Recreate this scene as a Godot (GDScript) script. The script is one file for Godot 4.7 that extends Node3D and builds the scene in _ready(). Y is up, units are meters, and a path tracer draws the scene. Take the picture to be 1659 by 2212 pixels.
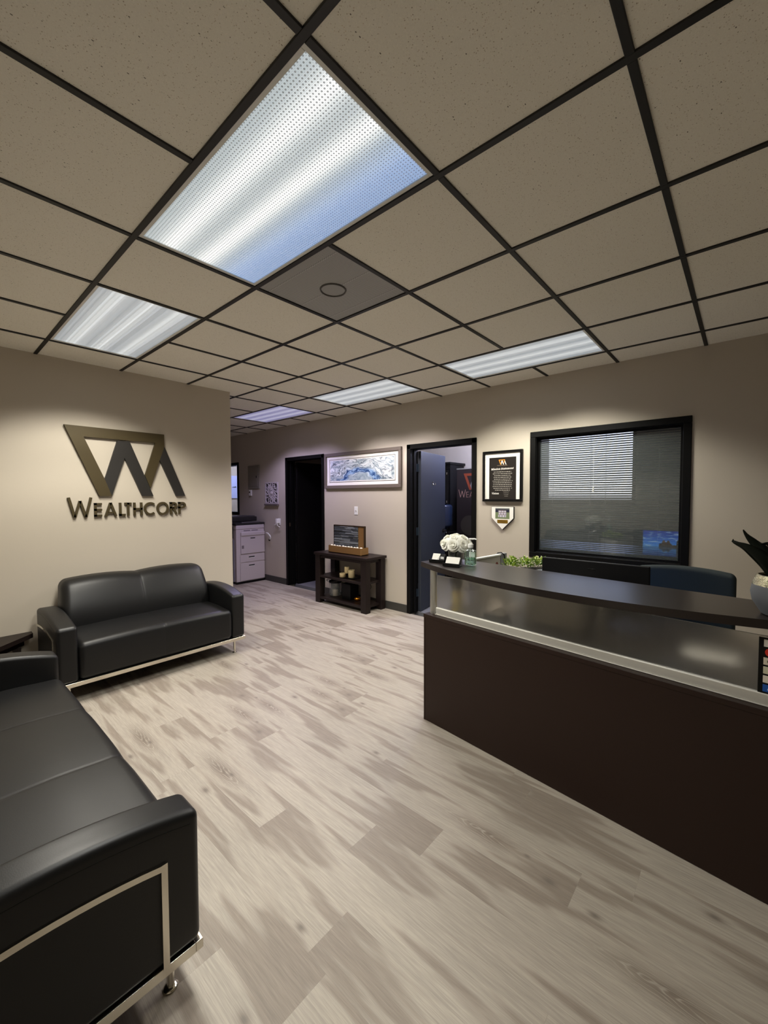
extends Node3D

const T := 0.6096          # ceiling module
const H := 2.66            # ceiling height
const WX := 3.42           # face of the right wall
const FZ := -3.5           # face of the wall with the company sign
const LX := -0.95          # face of the left wall
const BZ := 2.2            # wall behind the photographer
const EZ := -8.2           # end of the passage

var M := {}
var used := {}

func _ready():
	# ---- camera, sky, lights, exposure ----
	var cam := Camera3D.new()
	cam.name = "camera"
	cam.fov = 102.407
	cam.near = 0.03
	cam.transform = Transform3D(Basis(Vector3(0.65947, -0.00279, 0.75173), Vector3(0.03081, 0.99925, -0.02332), Vector3(-0.7511, 0.03854, 0.65906)).orthonormalized(), Vector3(-0.68368, 1.49181, 0.86602))
	add_child(cam)
	cam.current = true
	var env := Environment.new()
	env.background_mode = Environment.BG_SKY
	var sky := Sky.new()
	var sm := ProceduralSkyMaterial.new()
	sm.sky_top_color = Color(0.62, 0.72, 0.98)
	sm.sky_horizon_color = Color(0.94, 0.96, 1.0)
	sm.ground_bottom_color = Color(0.35, 0.36, 0.36)
	sm.ground_horizon_color = Color(0.5, 0.52, 0.55)
	sm.sky_energy_multiplier = 1.6
	sky.sky_material = sm
	env.sky = sky
	env.tonemap_mode = Environment.TONE_MAPPER_LINEAR
	env.tonemap_exposure = 1.0
	env.sdfgi_enabled = true
	env.ssao_enabled = true
	env.ssil_enabled = true
	var we := WorldEnvironment.new()
	we.name = "world_environment"
	we.environment = env
	add_child(we)
	make_materials()
	# troffers: a (towards the passage), b (towards the right wall), energy, colour, lens, label
	troffer(0, 0, 2.3, Color(1.0, 0.995, 0.965), "lens_near", "large ceiling light panel nearest the viewer, above the open floor")
	troffer(3, 0, 3.5, Color(1.0, 0.98, 0.93), "lens_far", "ceiling light panel in front of the wall with the raised sign")
	troffer(0, 4, 2.85, Color(1.0, 0.985, 0.93), "lens_far", "ceiling light panel along the wall above the window with blinds")
	troffer(3, 4, 2.5, Color(1.0, 0.965, 0.97), "lens_far", "ceiling light panel along the wall above the blue swirl painting")
	troffer(6, 4, 1.7, Color(0.86, 0.81, 1.0), "lens_cool", "violet-tinted ceiling light panel farthest away, above the copier passage")
	# ---- setting ----
	build_shell()
	build_ceiling()
	build_floor()
	build_doors()
	build_window()
	build_office_a()
	build_office_b()
	build_copy_nook()
	# ---- things ----
	build_sofas()
	build_sign()
	build_desk()
	build_desk_things()
	build_console()
	build_wall_things()

# ============================== naming ==============================
func numbered(n: String) -> String:
	if not used.has(n):
		used[n] = 0
		return n
	used[n] += 1
	return "%s_%03d" % [n, used[n]]

func thing(called: String, label: String, category: String, at := Vector3.ZERO, turn := 0.0, group := "") -> Node3D:
	var o := Node3D.new()
	o.name = numbered(called)
	add_child(o)
	o.position = at
	o.rotation.y = turn
	tag(o, label, category, group)
	return o

func tag(o: Node3D, label: String, category: String, group := ""):
	o.set_meta("label", label)
	o.set_meta("category", category)
	if group != "":
		o.set_meta("group", group)

func put(called: String, st, mat: Material, parent: Node3D = null) -> MeshInstance3D:
	var o := MeshInstance3D.new()
	o.mesh = st.commit() if st is SurfaceTool else st
	o.material_override = mat
	if parent == null:
		o.name = numbered(called)
		add_child(o)
	else:
		o.name = called
		parent.add_child(o, true)
	return o

func struct(called: String, st, mat: Material, label := "", category := "") -> MeshInstance3D:
	var o := put(called, st, mat)
	o.set_meta("kind", "structure")
	if label != "":
		tag(o, label, category)
	return o

func struct_root(called: String, label: String, category: String) -> Node3D:
	var o := thing(called, label, category)
	o.set_meta("kind", "structure")
	return o

# ============================== mesh helpers ==============================
func new_st() -> SurfaceTool:
	var st := SurfaceTool.new()
	st.begin(Mesh.PRIMITIVE_TRIANGLES)
	return st

func tri(st: SurfaceTool, a: Vector3, b: Vector3, c: Vector3, n: Vector3, ua := Vector2.ZERO, ub := Vector2.ZERO, uc := Vector2.ZERO):
	if (b - a).cross(c - a).dot(n) > 0.0:
		var t := b
		b = c
		c = t
		var t2 := ub
		ub = uc
		uc = t2
	st.set_normal(n); st.set_uv(ua); st.add_vertex(a)
	st.set_normal(n); st.set_uv(ub); st.add_vertex(b)
	st.set_normal(n); st.set_uv(uc); st.add_vertex(c)

func tri_n(st: SurfaceTool, v: Array, n: Array, uv := [Vector2.ZERO, Vector2.ZERO, Vector2.ZERO]):
	var o := [0, 1, 2]
	var mean: Vector3 = n[0] + n[1] + n[2]
	if (v[1] - v[0]).cross(v[2] - v[0]).dot(mean) > 0.0:
		o = [0, 2, 1]
	for i in o:
		st.set_normal(n[i])
		st.set_uv(uv[i])
		st.add_vertex(v[i])

func quad(st: SurfaceTool, a: Vector3, b: Vector3, c: Vector3, d: Vector3, n: Vector3, u0 := Vector2(0, 1), u1 := Vector2(1, 1), u2 := Vector2(1, 0), u3 := Vector2(0, 0)):
	tri(st, a, b, c, n, u0, u1, u2)
	tri(st, a, c, d, n, u0, u2, u3)

func quad_n(st: SurfaceTool, v: Array, n: Array):
	tri_n(st, [v[0], v[1], v[2]], [n[0], n[1], n[2]])
	tri_n(st, [v[0], v[2], v[3]], [n[0], n[2], n[3]])

func box(st: SurfaceTool, c: Vector3, s: Vector3, xf := Transform3D()):
	var h := s / 2.0
	for a in 3:
		for sg in [-1.0, 1.0]:
			var n := Vector3.ZERO
			n[a] = sg
			var u := Vector3.ZERO
			u[(a + 1) % 3] = h[(a + 1) % 3]
			var w := Vector3.ZERO
			w[(a + 2) % 3] = h[(a + 2) % 3]
			var o := c + n * h[a]
			quad(st, xf * (o - u - w), xf * (o + u - w), xf * (o + u + w), xf * (o - u + w), (xf.basis * n).normalized())

func cuts(h: float, r: float, n: int, m := 1) -> PackedFloat32Array:
	var l := PackedFloat32Array()
	for i in n:
		l.append(-h + r * i / float(n))
	for i in m + 1:
		l.append(lerpf(-h + r, h - r, i / float(m)))
	for i in n:
		l.append(h - r + r * (i + 1) / float(n))
	return l

# box with rounded edges
func rbox(st: SurfaceTool, c: Vector3, s: Vector3, r := 0.004, xf := Transform3D(), n := 1):
	var h := s / 2.0
	r = minf(r, minf(h.x, minf(h.y, h.z)) * 0.98)
	for a in 3:
		var ua := (a + 1) % 3
		var va := (a + 2) % 3
		var lu := cuts(h[ua], r, n)
		var lv := cuts(h[va], r, n)
		for sg in [-1.0, 1.0]:
			var P := []
			var N := []
			for i in lu.size():
				for j in lv.size():
					var p := Vector3.ZERO
					p[a] = sg * h[a]
					p[ua] = lu[i]
					p[va] = lv[j]
					var inner := p.clamp(-h + Vector3(r, r, r), h - Vector3(r, r, r))
					var d := (p - inner).normalized()
					P.append(xf * (c + inner + d * r))
					N.append((xf.basis * d).normalized())
			var w := lv.size()
			for i in lu.size() - 1:
				for j in w - 1:
					var k := i * w + j
					quad_n(st, [P[k], P[k + w], P[k + w + 1], P[k + 1]], [N[k], N[k + w], N[k + w + 1], N[k + 1]])

# rounded, bent box with smooth normals; extra holds more cut lines per axis
func soft(st: SurfaceTool, c: Vector3, s: Vector3, r: float, div: Vector3i, extra: Array, bend: Callable):
	var h := s / 2.0
	var L := []
	for a in 3:
		var l := Array(cuts(h[a], r, 4, div[a]))
		for e in extra[a]:
			l.append(e)
		l.sort()
		L.append(l)
	st.set_smooth_group(0)
	for a in 3:
		var ua := (a + 1) % 3
		var va := (a + 2) % 3
		var lu: Array = L[ua]
		var lv: Array = L[va]
		for sg in [-1.0, 1.0]:
			var P := []
			for i in lu.size():
				for j in lv.size():
					var p := Vector3.ZERO
					p[a] = sg * h[a]
					p[ua] = lu[i]
					p[va] = lv[j]
					var inner := p.clamp(-h + Vector3(r, r, r), h - Vector3(r, r, r))
					var q: Vector3 = inner + (p - inner).normalized() * r
					P.append(c + bend.call(q))
			var w := lv.size()
			for i in lu.size() - 1:
				for j in w - 1:
					var k := i * w + j
					var A: Vector3 = P[k]
					var B: Vector3 = P[k + w]
					var C: Vector3 = P[k + w + 1]
					var D: Vector3 = P[k + 1]
					var order := [A, B, C, A, C, D] if sg < 0 else [A, C, B, A, D, C]
					for v in order:
						st.add_vertex(v)

func basis_along(d: Vector3) -> Basis:
	var y := d.normalized()
	var x := y.cross(Vector3(0.31, 0.2, 0.93) if absf(y.z) < 0.9 else Vector3(1, 0, 0)).normalized()
	return Basis(x, y, x.cross(y))

func cyl(st: SurfaceTool, p0: Vector3, p1: Vector3, r0: float, r1: float, seg := 12, caps := true):
	var b := basis_along(p1 - p0)
	for i in seg:
		var a0 := TAU * i / seg
		var a1 := TAU * (i + 1) / seg
		var n0 := b.x * cos(a0) + b.z * sin(a0)
		var n1 := b.x * cos(a1) + b.z * sin(a1)
		quad_n(st, [p0 + n0 * r0, p0 + n1 * r0, p1 + n1 * r1, p1 + n0 * r1], [n0, n1, n1, n0])
		if caps:
			tri(st, p0, p0 + n0 * r0, p0 + n1 * r0, -b.y)
			tri(st, p1, p1 + n0 * r1, p1 + n1 * r1, b.y)

func tube(st: SurfaceTool, pts: Array, r, seg := 8):
	var rings := []
	var norms := []
	var x := basis_along(pts[1] - pts[0]).x
	for i in pts.size():
		var t: Vector3 = (pts[mini(i + 1, pts.size() - 1)] - pts[maxi(i - 1, 0)]).normalized()
		x = (x - t * x.dot(t)).normalized()
		var z := x.cross(t)
		var rr: float = r[i] if r is Array else r
		var ring := []
		var nn := []
		for k in seg:
			var a := TAU * k / seg
			var n: Vector3 = x * cos(a) + z * sin(a)
			ring.append(pts[i] + n * rr)
			nn.append(n)
		rings.append(ring)
		norms.append(nn)
	for i in pts.size() - 1:
		for k in seg:
			var k2 := (k + 1) % seg
			quad_n(st, [rings[i][k], rings[i][k2], rings[i + 1][k2], rings[i + 1][k]], [norms[i][k], norms[i][k2], norms[i + 1][k2], norms[i + 1][k]])
	for e in [0, pts.size() - 1]:
		var t: Vector3 = (pts[1] - pts[0]) if e == 0 else (pts[e - 1] - pts[e])
		for k in seg:
			tri(st, pts[e], rings[e][k], rings[e][(k + 1) % seg], -t.normalized())

# profile of Vector2(radius, height) turned about the y axis
func lathe(st: SurfaceTool, prof: Array, seg := 24, c := Vector3.ZERO):
	var nr := []
	for i in prof.size():
		var t: Vector2 = prof[mini(i + 1, prof.size() - 1)] - prof[maxi(i - 1, 0)]
		nr.append(Vector2(t.y, -t.x).normalized())
	for i in prof.size() - 1:
		for k in seg:
			var a0 := TAU * k / seg
			var a1 := TAU * (k + 1) / seg
			var v := []
			var n := []
			for q in [[i, a0], [i, a1], [i + 1, a1], [i + 1, a0]]:
				var p: Vector2 = prof[q[0]]
				var m: Vector2 = nr[q[0]]
				v.append(c + Vector3(p.x * cos(q[1]), p.y, p.x * sin(q[1])))
				n.append(Vector3(m.x * cos(q[1]), m.y, m.x * sin(q[1])))
			quad_n(st, v, n)

# polygon in the xy plane of xf, pushed out along its z from z0 to z1
func prism(st: SurfaceTool, poly: PackedVector2Array, z0: float, z1: float, xf := Transform3D()):
	var idx := Geometry2D.triangulate_polygon(poly)
	var bz := xf.basis.z.normalized()
	for i in range(0, idx.size(), 3):
		for z in [z0, z1]:
			var v := []
			for k in 3:
				v.append(xf * Vector3(poly[idx[i + k]].x, poly[idx[i + k]].y, z))
			tri(st, v[0], v[1], v[2], bz if z == maxf(z0, z1) else -bz)
	var area := 0.0
	for i in poly.size():
		area += poly[i].cross(poly[(i + 1) % poly.size()])
	for i in poly.size():
		var p := poly[i]
		var q := poly[(i + 1) % poly.size()]
		var e := q - p
		var n2 := Vector2(e.y, -e.x).normalized() * signf(area)
		quad(st, xf * Vector3(p.x, p.y, z0), xf * Vector3(q.x, q.y, z0), xf * Vector3(q.x, q.y, z1), xf * Vector3(p.x, p.y, z1), (xf.basis * Vector3(n2.x, n2.y, 0)).normalized())

func ball(st: SurfaceTool, c: Vector3, r: Vector3, seg := 12, rings := 8):
	for i in rings:
		for k in seg:
			var v := []
			var n := []
			for q in [[i, k], [i, k + 1], [i + 1, k + 1], [i + 1, k]]:
				var th: float = PI * q[0] / rings
				var ph: float = TAU * q[1] / seg
				var d := Vector3(sin(th) * cos(ph), cos(th), sin(th) * sin(ph))
				v.append(c + d * r)
				n.append((d / r).normalized())
			quad_n(st, v, n)

# four bars round a rectangle in the plane of xf (x across, y up, z out)
func frame_bars(st: SurfaceTool, w: float, h: float, bar: float, depth: float, xf: Transform3D, r := 0.002):
	for s in [-1.0, 1.0]:
		rbox(st, Vector3(0, s * (h - bar) / 2.0, depth / 2.0), Vector3(w, bar, depth), r, xf)
		rbox(st, Vector3(s * (w - bar) / 2.0, 0, depth / 2.0), Vector3(bar, h - 2.0 * bar, depth), r, xf)

func panel_uv(st: SurfaceTool, w: float, h: float, z: float, xf: Transform3D):
	quad(st, xf * Vector3(-w / 2, -h / 2, z), xf * Vector3(w / 2, -h / 2, z), xf * Vector3(w / 2, h / 2, z), xf * Vector3(-w / 2, h / 2, z), xf.basis.z.normalized())

func text_mesh(s: String, size: float, depth: float, bold := false, serif := false, italic := false) -> TextMesh:
	var f := SystemFont.new()
	f.font_names = PackedStringArray(["Droid Serif" if serif else "Droid Sans"])
	f.font_weight = 700 if bold else 400
	f.font_italic = italic
	var t := TextMesh.new()
	t.text = s
	t.font = f
	t.font_size = 64
	t.pixel_size = size / 64.0
	t.depth = depth
	t.curve_step = 1.0
	return t

# transform for things on the right wall: local x runs with +z of the world, local z out of the wall (-x)
func on_right(y: float, z: float, x := WX) -> Transform3D:
	return Transform3D(Basis(Vector3(0, 0, 1), Vector3(0, 1, 0), Vector3(-1, 0, 0)), Vector3(x, y, z))

# ============================== materials ==============================
func mat(c: Color, rough := 0.6, metal := 0.0, spec := 0.5) -> StandardMaterial3D:
	var m := StandardMaterial3D.new()
	m.albedo_color = c
	m.roughness = rough
	m.metallic = metal
	m.metallic_specular = spec
	return m

func noise(seed_: int, freq: float, oct := 3) -> FastNoiseLite:
	var n := FastNoiseLite.new()
	n.seed = seed_
	n.frequency = freq
	n.fractal_octaves = oct
	n.noise_type = FastNoiseLite.TYPE_SIMPLEX
	return n

func bump(m: StandardMaterial3D, seed_: int, freq: float, scale_cm: float, uvscale: float, world := false):
	var t := NoiseTexture2D.new()
	t.width = 256
	t.height = 256
	t.seamless = true
	t.noise = noise(seed_, freq, 3)
	m.heightmap_enabled = true
	m.heightmap_texture = t
	m.heightmap_scale = scale_cm
	m.uv1_triplanar = true
	m.uv1_world_triplanar = world
	m.uv1_scale = Vector3(uvscale, uvscale, uvscale)

func make_materials():
	M.wall = mat(Color(0.73, 0.695, 0.64), 0.75, 0, 0.35)
	bump(M.wall, 3, 0.12, 0.012, 4.0, true)
	M.ceil_slab = mat(Color(0.3, 0.3, 0.3), 0.9)
	M.grid = mat(Color(0.055, 0.05, 0.048), 0.5)
	M.black = mat(Color(0.03, 0.028, 0.028), 0.45, 0, 0.32)
	M.black_gloss = mat(Color(0.03, 0.03, 0.032), 0.18)
	M.frame = mat(Color(0.026, 0.024, 0.024), 0.5, 0, 0.28)
	M.base = mat(Color(0.22, 0.215, 0.20), 0.55)
	M.leather = mat(Color(0.065, 0.065, 0.068), 0.42, 0, 0.42)
	bump(M.leather, 11, 0.09, 0.007, 9.0)
	M.chrome = mat(Color(0.86, 0.84, 0.79), 0.2, 1.0)
	M.alu = mat(Color(0.86, 0.855, 0.83), 0.3, 0.9)
	M.espresso = mat(Color(0.165, 0.115, 0.095), 0.42, 0, 0.32)
	M.espresso_dark = mat(Color(0.12, 0.09, 0.08), 0.30, 0, 0.55)
	M.table_wood = mat(Color(0.13, 0.10, 0.092), 0.4, 0, 0.32)
	M.white = mat(Color(0.9, 0.9, 0.88), 0.5)
	M.white_metal = mat(Color(0.88, 0.88, 0.86), 0.4)
	M.paper = mat(Color(0.93, 0.92, 0.89), 0.8)
	M.bronze_dark = mat(Color(0.29, 0.25, 0.16), 0.45, 0.35)
	M.charcoal = mat(Color(0.14, 0.13, 0.12), 0.5, 0.1)
	M.copier = mat(Color(0.72, 0.685, 0.69), 0.5)
	M.copier_dark = mat(Color(0.12, 0.115, 0.12), 0.4)
	M.groove = mat(Color(0.12, 0.12, 0.12), 0.8)
	M.grey_panel = mat(Color(0.40, 0.38, 0.36), 0.5)
	M.carpet = mat(Color(0.42, 0.42, 0.44), 0.95)
	M.pane = mat(Color(0.9, 0.95, 0.95, 0.04), 0.0, 0, 0.5)
	M.pane.transparency = BaseMaterial3D.TRANSPARENCY_ALPHA
	M.glass = mat(Color(0.97, 1.0, 0.98, 0.06), 0.02)
	M.glass.transparency = BaseMaterial3D.TRANSPARENCY_ALPHA
	M.frosted = mat(Color(0.97, 0.96, 0.94, 0.04), 0.31)
	M.frosted.refraction_enabled = true
	M.frosted.refraction_scale = 0.045
	ceiling_textures()

func ceiling_textures():
	# mineral fibre: fine grain with scattered dark pits
	var rng := RandomNumberGenerator.new()
	rng.seed = 77
	var s := 1024
	var img := Image.create(s, s, false, Image.FORMAT_RGB8)
	img.fill(Color(0.925, 0.908, 0.86))
	for i in 60000:
		var k := rng.randf_range(-0.035, 0.03)
		img.fill_rect(Rect2i(rng.randi_range(0, s - 3), rng.randi_range(0, s - 3), 2, 2), Color(0.925 + k, 0.908 + k, 0.86 + k))
	for i in 7500:
		var k := rng.randf_range(0.58, 0.84)
		var w := rng.randi_range(1, 2)
		var h := rng.randi_range(1, 2)
		if rng.randf() < 0.02:
			w += 2
			k = 0.36
		img.fill_rect(Rect2i(rng.randi_range(0, s - 8), rng.randi_range(0, s - 8), w, h), Color(k, k * 0.93, k * 0.82))
	img.generate_mipmaps()
	M.tile = mat(Color(1, 1, 1), 0.9, 0, 0.2)
	M.tile.albedo_texture = ImageTexture.create_from_image(img)
	M.tile.uv1_triplanar = true
	M.tile.uv1_world_triplanar = true
	M.tile.uv1_scale = Vector3(0.83, 0.83, 0.83)
	# perforated vent sheet
	var v := Image.create(256, 256, false, Image.FORMAT_RGB8)
	v.fill(Color(0.70, 0.70, 0.70))
	for i in 32:
		for j in 32:
			v.fill_rect(Rect2i(i * 8 + 2 + (4 if j % 2 == 1 else 0) - (4 if i == 31 else 0), j * 8 + 2, 4, 4), Color(0.30, 0.295, 0.29))
	M.vent = mat(Color(1, 1, 1), 0.6)
	M.vent.albedo_texture = ImageTexture.create_from_image(v)
	M.vent.uv1_triplanar = true
	M.vent.uv1_scale = Vector3(4.4, 4.4, 4.4)
	# prismatic lenses: rows of small prisms in front of the tubes
	M.lens_near = lens(1.12, 0)
	M.lens_far = lens(0.8, 1)
	M.lens_cool = lens(0.75, 2)

func lens(power: float, kind: int) -> StandardMaterial3D:
	var cx := 46
	var cy := 94
	var px := 16
	var img := Image.create(cx * px, cy * px, false, Image.FORMAT_RGB8)
	for i in cx:
		var u := (i + 0.5) / cx
		var streak := 1.0 if kind == 0 else 0.90 + 0.10 * sin(i * 2.4) * cos(i * 0.9 + 1.0)
		for j in cy:
			var c: Color
			var tubes := 0.0
			for t in [0.2, 0.5, 0.8]:
				tubes += exp(-pow((u - t) / 0.1, 2))
			if kind == 0:
				c = Color(0.60, 0.66, 0.69).lerp(Color(0.97, 0.98, 0.98), clampf(tubes, 0, 1))
				c = c.lerp(Color(0.40, 0.57, 0.80), smoothstep(0.52, 0.85, u) * 0.85)
			elif kind == 1:
				c = Color(0.60, 0.65, 0.70).lerp(Color(0.96, 0.99, 1.0), clampf(tubes, 0, 1))
			else:
				c = Color(0.50, 0.50, 0.74).lerp(Color(0.86, 0.86, 1.0), clampf(tubes, 0, 1))
			c = Color(c.r * streak, c.g * streak, c.b * streak)
			img.fill_rect(Rect2i(i * px, j * px, px, px), c * Color(0.80, 0.80, 0.80))
			img.fill_rect(Rect2i(i * px + 1, j * px + 1, px - 2, px - 2), c)
			var d := c * (Color(0.48, 0.50, 0.52) if kind == 0 else Color(0.8, 0.8, 0.82))
			img.fill_rect(Rect2i(i * px + 5, j * px + 4, 6, 8), d)
			img.fill_rect(Rect2i(i * px + 4, j * px + 5, 8, 6), d)
	img.generate_mipmaps()
	var m := mat(Color(0.85, 0.87, 0.88), 0.3)
	m.emission_enabled = true
	m.emission = Color.BLACK
	m.emission_texture = ImageTexture.create_from_image(img)
	m.emission_energy_multiplier = power
	return m

# ============================== lights ==============================
func troffer(a: int, b: int, energy: float, colour: Color, lens_name: String, label: String):
	var c := Vector3((b + 0.5) * T, H, -(a + 1.0) * T)
	var o := thing("ceiling_light", label, "ceiling light", c, 0.0, "recessed two by four ceiling lights")
	var w := T - 0.026
	var l := 2.0 * T - 0.026
	var st := new_st()
	frame_bars(st, w, l, 0.016, 0.014, Transform3D(Basis(Vector3(1, 0, 0), Vector3(0, 0, -1), Vector3(0, 1, 0)), Vector3(0, -0.002, 0)), 0.002)
	put("lens_frame", st, M.white_metal, o)
	st = new_st()
	var iw := w - 0.03
	var il := l - 0.03
	# seen from below: u runs with +x, v with +z
	quad(st, Vector3(-iw / 2, 0.004, il / 2), Vector3(iw / 2, 0.004, il / 2), Vector3(iw / 2, 0.004, -il / 2), Vector3(-iw / 2, 0.004, -il / 2), Vector3.DOWN)
	put("prismatic_lens", st, M[lens_name], o)
	st = new_st()
	box(st, Vector3(0, 0.075, 0), Vector3(w, 0.12, l))
	put("housing", st, M.white_metal, o)
	for k in [-0.5, 0.5]:
		var s := SpotLight3D.new()
		s.name = "lamp"
		s.position = Vector3(0, -0.02, k * T)
		s.rotation.x = -PI / 2
		s.spot_angle = 65.0
		s.spot_angle_attenuation = 0.3
		s.spot_range = 14.0
		s.spot_attenuation = 2.0
		s.light_energy = energy
		s.light_color = colour
		s.light_size = 0.2
		s.shadow_enabled = true
		o.add_child(s, true)

func plain_lamp(parent: Node3D, at: Vector3, energy: float, colour: Color):
	var s := OmniLight3D.new()
	s.name = "lamp"
	s.position = at
	s.light_energy = energy
	s.light_color = colour
	s.light_size = 0.15
	s.omni_range = 12.0
	s.omni_attenuation = 2.0
	s.shadow_enabled = true
	parent.add_child(s, true)

# ============================== shell ==============================
func slab(x0: float, x1: float, y0: float, y1: float, z0: float, z1: float, st: SurfaceTool):
	box(st, Vector3((x0 + x1) / 2, (y0 + y1) / 2, (z0 + z1) / 2), Vector3(x1 - x0, y1 - y0, z1 - z0))

func build_shell():
	var top := 2.8
	var holes := [[-7.4, -6.44, 1.16, 2.125], [-4.905, -3.95, 0.0, 2.122], [-2.332, -1.383, 0.0, 2.122], [-0.758, 0.522, 0.885, 2.115]]
	var st := new_st()
	var z := EZ - 0.1
	for h in holes:
		slab(WX, WX + 0.14, -0.1, top, z, h[0], st)
		if h[2] > 0.0:
			slab(WX, WX + 0.14, -0.1, h[2], h[0], h[1], st)
		slab(WX, WX + 0.14, h[3], top, h[0], h[1], st)
		z = h[1]
	slab(WX, WX + 0.14, -0.1, top, z, BZ + 0.1, st)
	struct("wall_right", st, M.wall)
	st = new_st()
	slab(LX - 0.1, 1.68, -0.1, top, FZ - 0.14, FZ, st)
	struct("wall_front", st, M.wall)
	st = new_st()
	slab(LX - 0.1, LX, -0.1, top, FZ, BZ, st)
	struct("wall_left", st, M.wall)
	st = new_st()
	slab(LX - 0.1, WX, -0.1, top, BZ, BZ + 0.1, st)
	struct("wall_back", st, M.wall)
	st = new_st()
	slab(0.5, 0.6, -0.1, top, EZ, FZ - 0.14, st)
	struct("wall_passage", st, M.wall)
	st = new_st()
	slab(0.5, WX, -0.1, top, EZ - 0.1, EZ, st)
	struct("wall_end", st, M.wall)
	# rooms beyond the right wall
	var far := WX + 0.14
	st = new_st()
	slab(far, 5.5, -0.1, top, -3.76, -3.66, st)
	slab(5.4, 5.5, -0.1, top, -5.3, -1.40, st)
	slab(far, 5.5, -0.1, top, -1.40, -1.32, st)
	slab(far, 5.5, -0.1, top, -5.3, -5.2, st)
	slab(far, 5.5, -0.1, top, -8.7, -8.6, st)
	slab(5.4, 5.5, -0.1, top, -8.6, -5.3, st)
	slab(far, 5.2, -0.1, top, 2.2, 2.3, st)
	slab(5.0, 5.12, -0.1, 1.38, -1.32, 2.2, st)
	slab(5.0, 5.12, 2.42, top, -1.32, 2.2, st)
	slab(5.0, 5.12, 1.38, 2.42, -0.12, 2.2, st)
	struct("wall_offices", st, M.wall)
	st = new_st()
	slab(far, 5.5, -0.1, 0.0, -8.7, 2.3, st)
	struct("floor_offices", st, M.carpet)
	st = new_st()
	slab(LX - 0.1, 5.5, top, top + 0.1, -8.7, 2.3, st)
	struct("ceiling_slab", st, M.ceil_slab)
	st = new_st()
	slab(far, 5.4, 2.66, 2.69, -8.6, -5.3, st)
	slab(far, 5.4, 2.66, 2.69, -5.2, -1.40, st)
	slab(far, 5.0, 2.66, 2.69, -1.32, 2.2, st)
	struct("ceiling_offices", st, M.white)
	# baseboards
	var segs := [["baseboard_right_passage", EZ, -4.92], ["baseboard_right_middle", -3.938, -2.344], ["baseboard_right", -1.37, BZ]]
	for s in segs:
		st = new_st()
		rbox(st, Vector3(WX - 0.006, 0.052, (s[1] + s[2]) / 2), Vector3(0.012, 0.104, s[2] - s[1]), 0.004)
		struct(s[0], st, M.base)
	st = new_st()
	rbox(st, Vector3((LX + 1.692) / 2, 0.052, FZ + 0.006), Vector3(1.692 - LX, 0.104, 0.012), 0.004)
	struct("baseboard_front", st, M.base)
	st = new_st()
	rbox(st, Vector3(1.686, 0.052, FZ - 0.07), Vector3(0.012, 0.104, 0.14), 0.004)
	struct("baseboard_corner", st, M.base)
	st = new_st()
	rbox(st, Vector3(LX + 0.006, 0.052, (FZ + BZ) / 2), Vector3(0.012, 0.104, BZ - FZ), 0.004)
	struct("baseboard_left", st, M.base)

func light_cell(a: int, b: int) -> bool:
	for l in [[0, 0], [3, 0], [0, 4], [3, 4], [6, 4]]:
		if b == l[1] and (a == l[0] or a == l[0] + 1):
			return true
	return false

func build_ceiling():
	var root := struct_root("ceiling", "suspended ceiling of speckled beige tiles in a black grid", "ceiling")
	var vent := [1, 1]
	for a in range(-4, 14):
		for b in range(-2, 6):
			var x0 := maxf(b * T, LX)
			var x1 := minf((b + 1) * T, WX)
			var z1 := minf(-a * T, BZ)
			var z0 := maxf(-(a + 1) * T, EZ)
			if x1 - x0 < 0.02 or z1 - z0 < 0.02 or light_cell(a, b) or (a == vent[0] and b == vent[1]):
				continue
			if z1 <= FZ - 0.14 and x1 < 0.62:
				continue
			var st := new_st()
			slab(x0 + 0.003, x1 - 0.003, H, H + 0.016, z0 + 0.003, z1 - 0.003, st)
			put("ceiling_tile", st, M.tile, root)
	for b in range(-1, 6):
		var st := new_st()
		rbox(st, Vector3(b * T, H - 0.001, (BZ + EZ) / 2), Vector3(0.024, 0.012, BZ - EZ), 0.002)
		put("grid_bar", st, M.grid, root)
	for a in range(-3, 14):
		for b in range(-2, 6):
			if light_cell(a - 1, b) and light_cell(a, b):
				continue
			var x0 := maxf(b * T, LX)
			var x1 := minf((b + 1) * T, WX)
			var st := new_st()
			rbox(st, Vector3((x0 + x1) / 2, H - 0.001, -a * T), Vector3(x1 - x0 - 0.024 if b > -2 and b < 5 else x1 - x0 - 0.012, 0.012, 0.024), 0.002)
			put("grid_bar", st, M.grid, root)
	# perforated return vent
	var v := thing("ceiling_vent", "square grey perforated ceiling vent with a round centre beside the large light panel", "vent", Vector3(1.5 * T, H, -1.5 * T))
	var st := new_st()
	rbox(st, Vector3(0, 0.004, 0), Vector3(T - 0.026, 0.01, T - 0.026), 0.002)
	put("perforated_panel", st, M.vent, v)
	st = new_st()
	lathe(st, [Vector2(0.0, -0.003), Vector2(0.06, -0.003), Vector2(0.066, -0.002)], 40)
	put("centre_disc", st, mat(Color(0.62, 0.62, 0.62), 0.6), v)
	st = new_st()
	lathe(st, [Vector2(0.066, 0.0), Vector2(0.067, -0.007), Vector2(0.073, -0.008), Vector2(0.076, 0.0)], 40)
	put("ring", st, mat(Color(0.30, 0.29, 0.28), 0.5), v)

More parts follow.
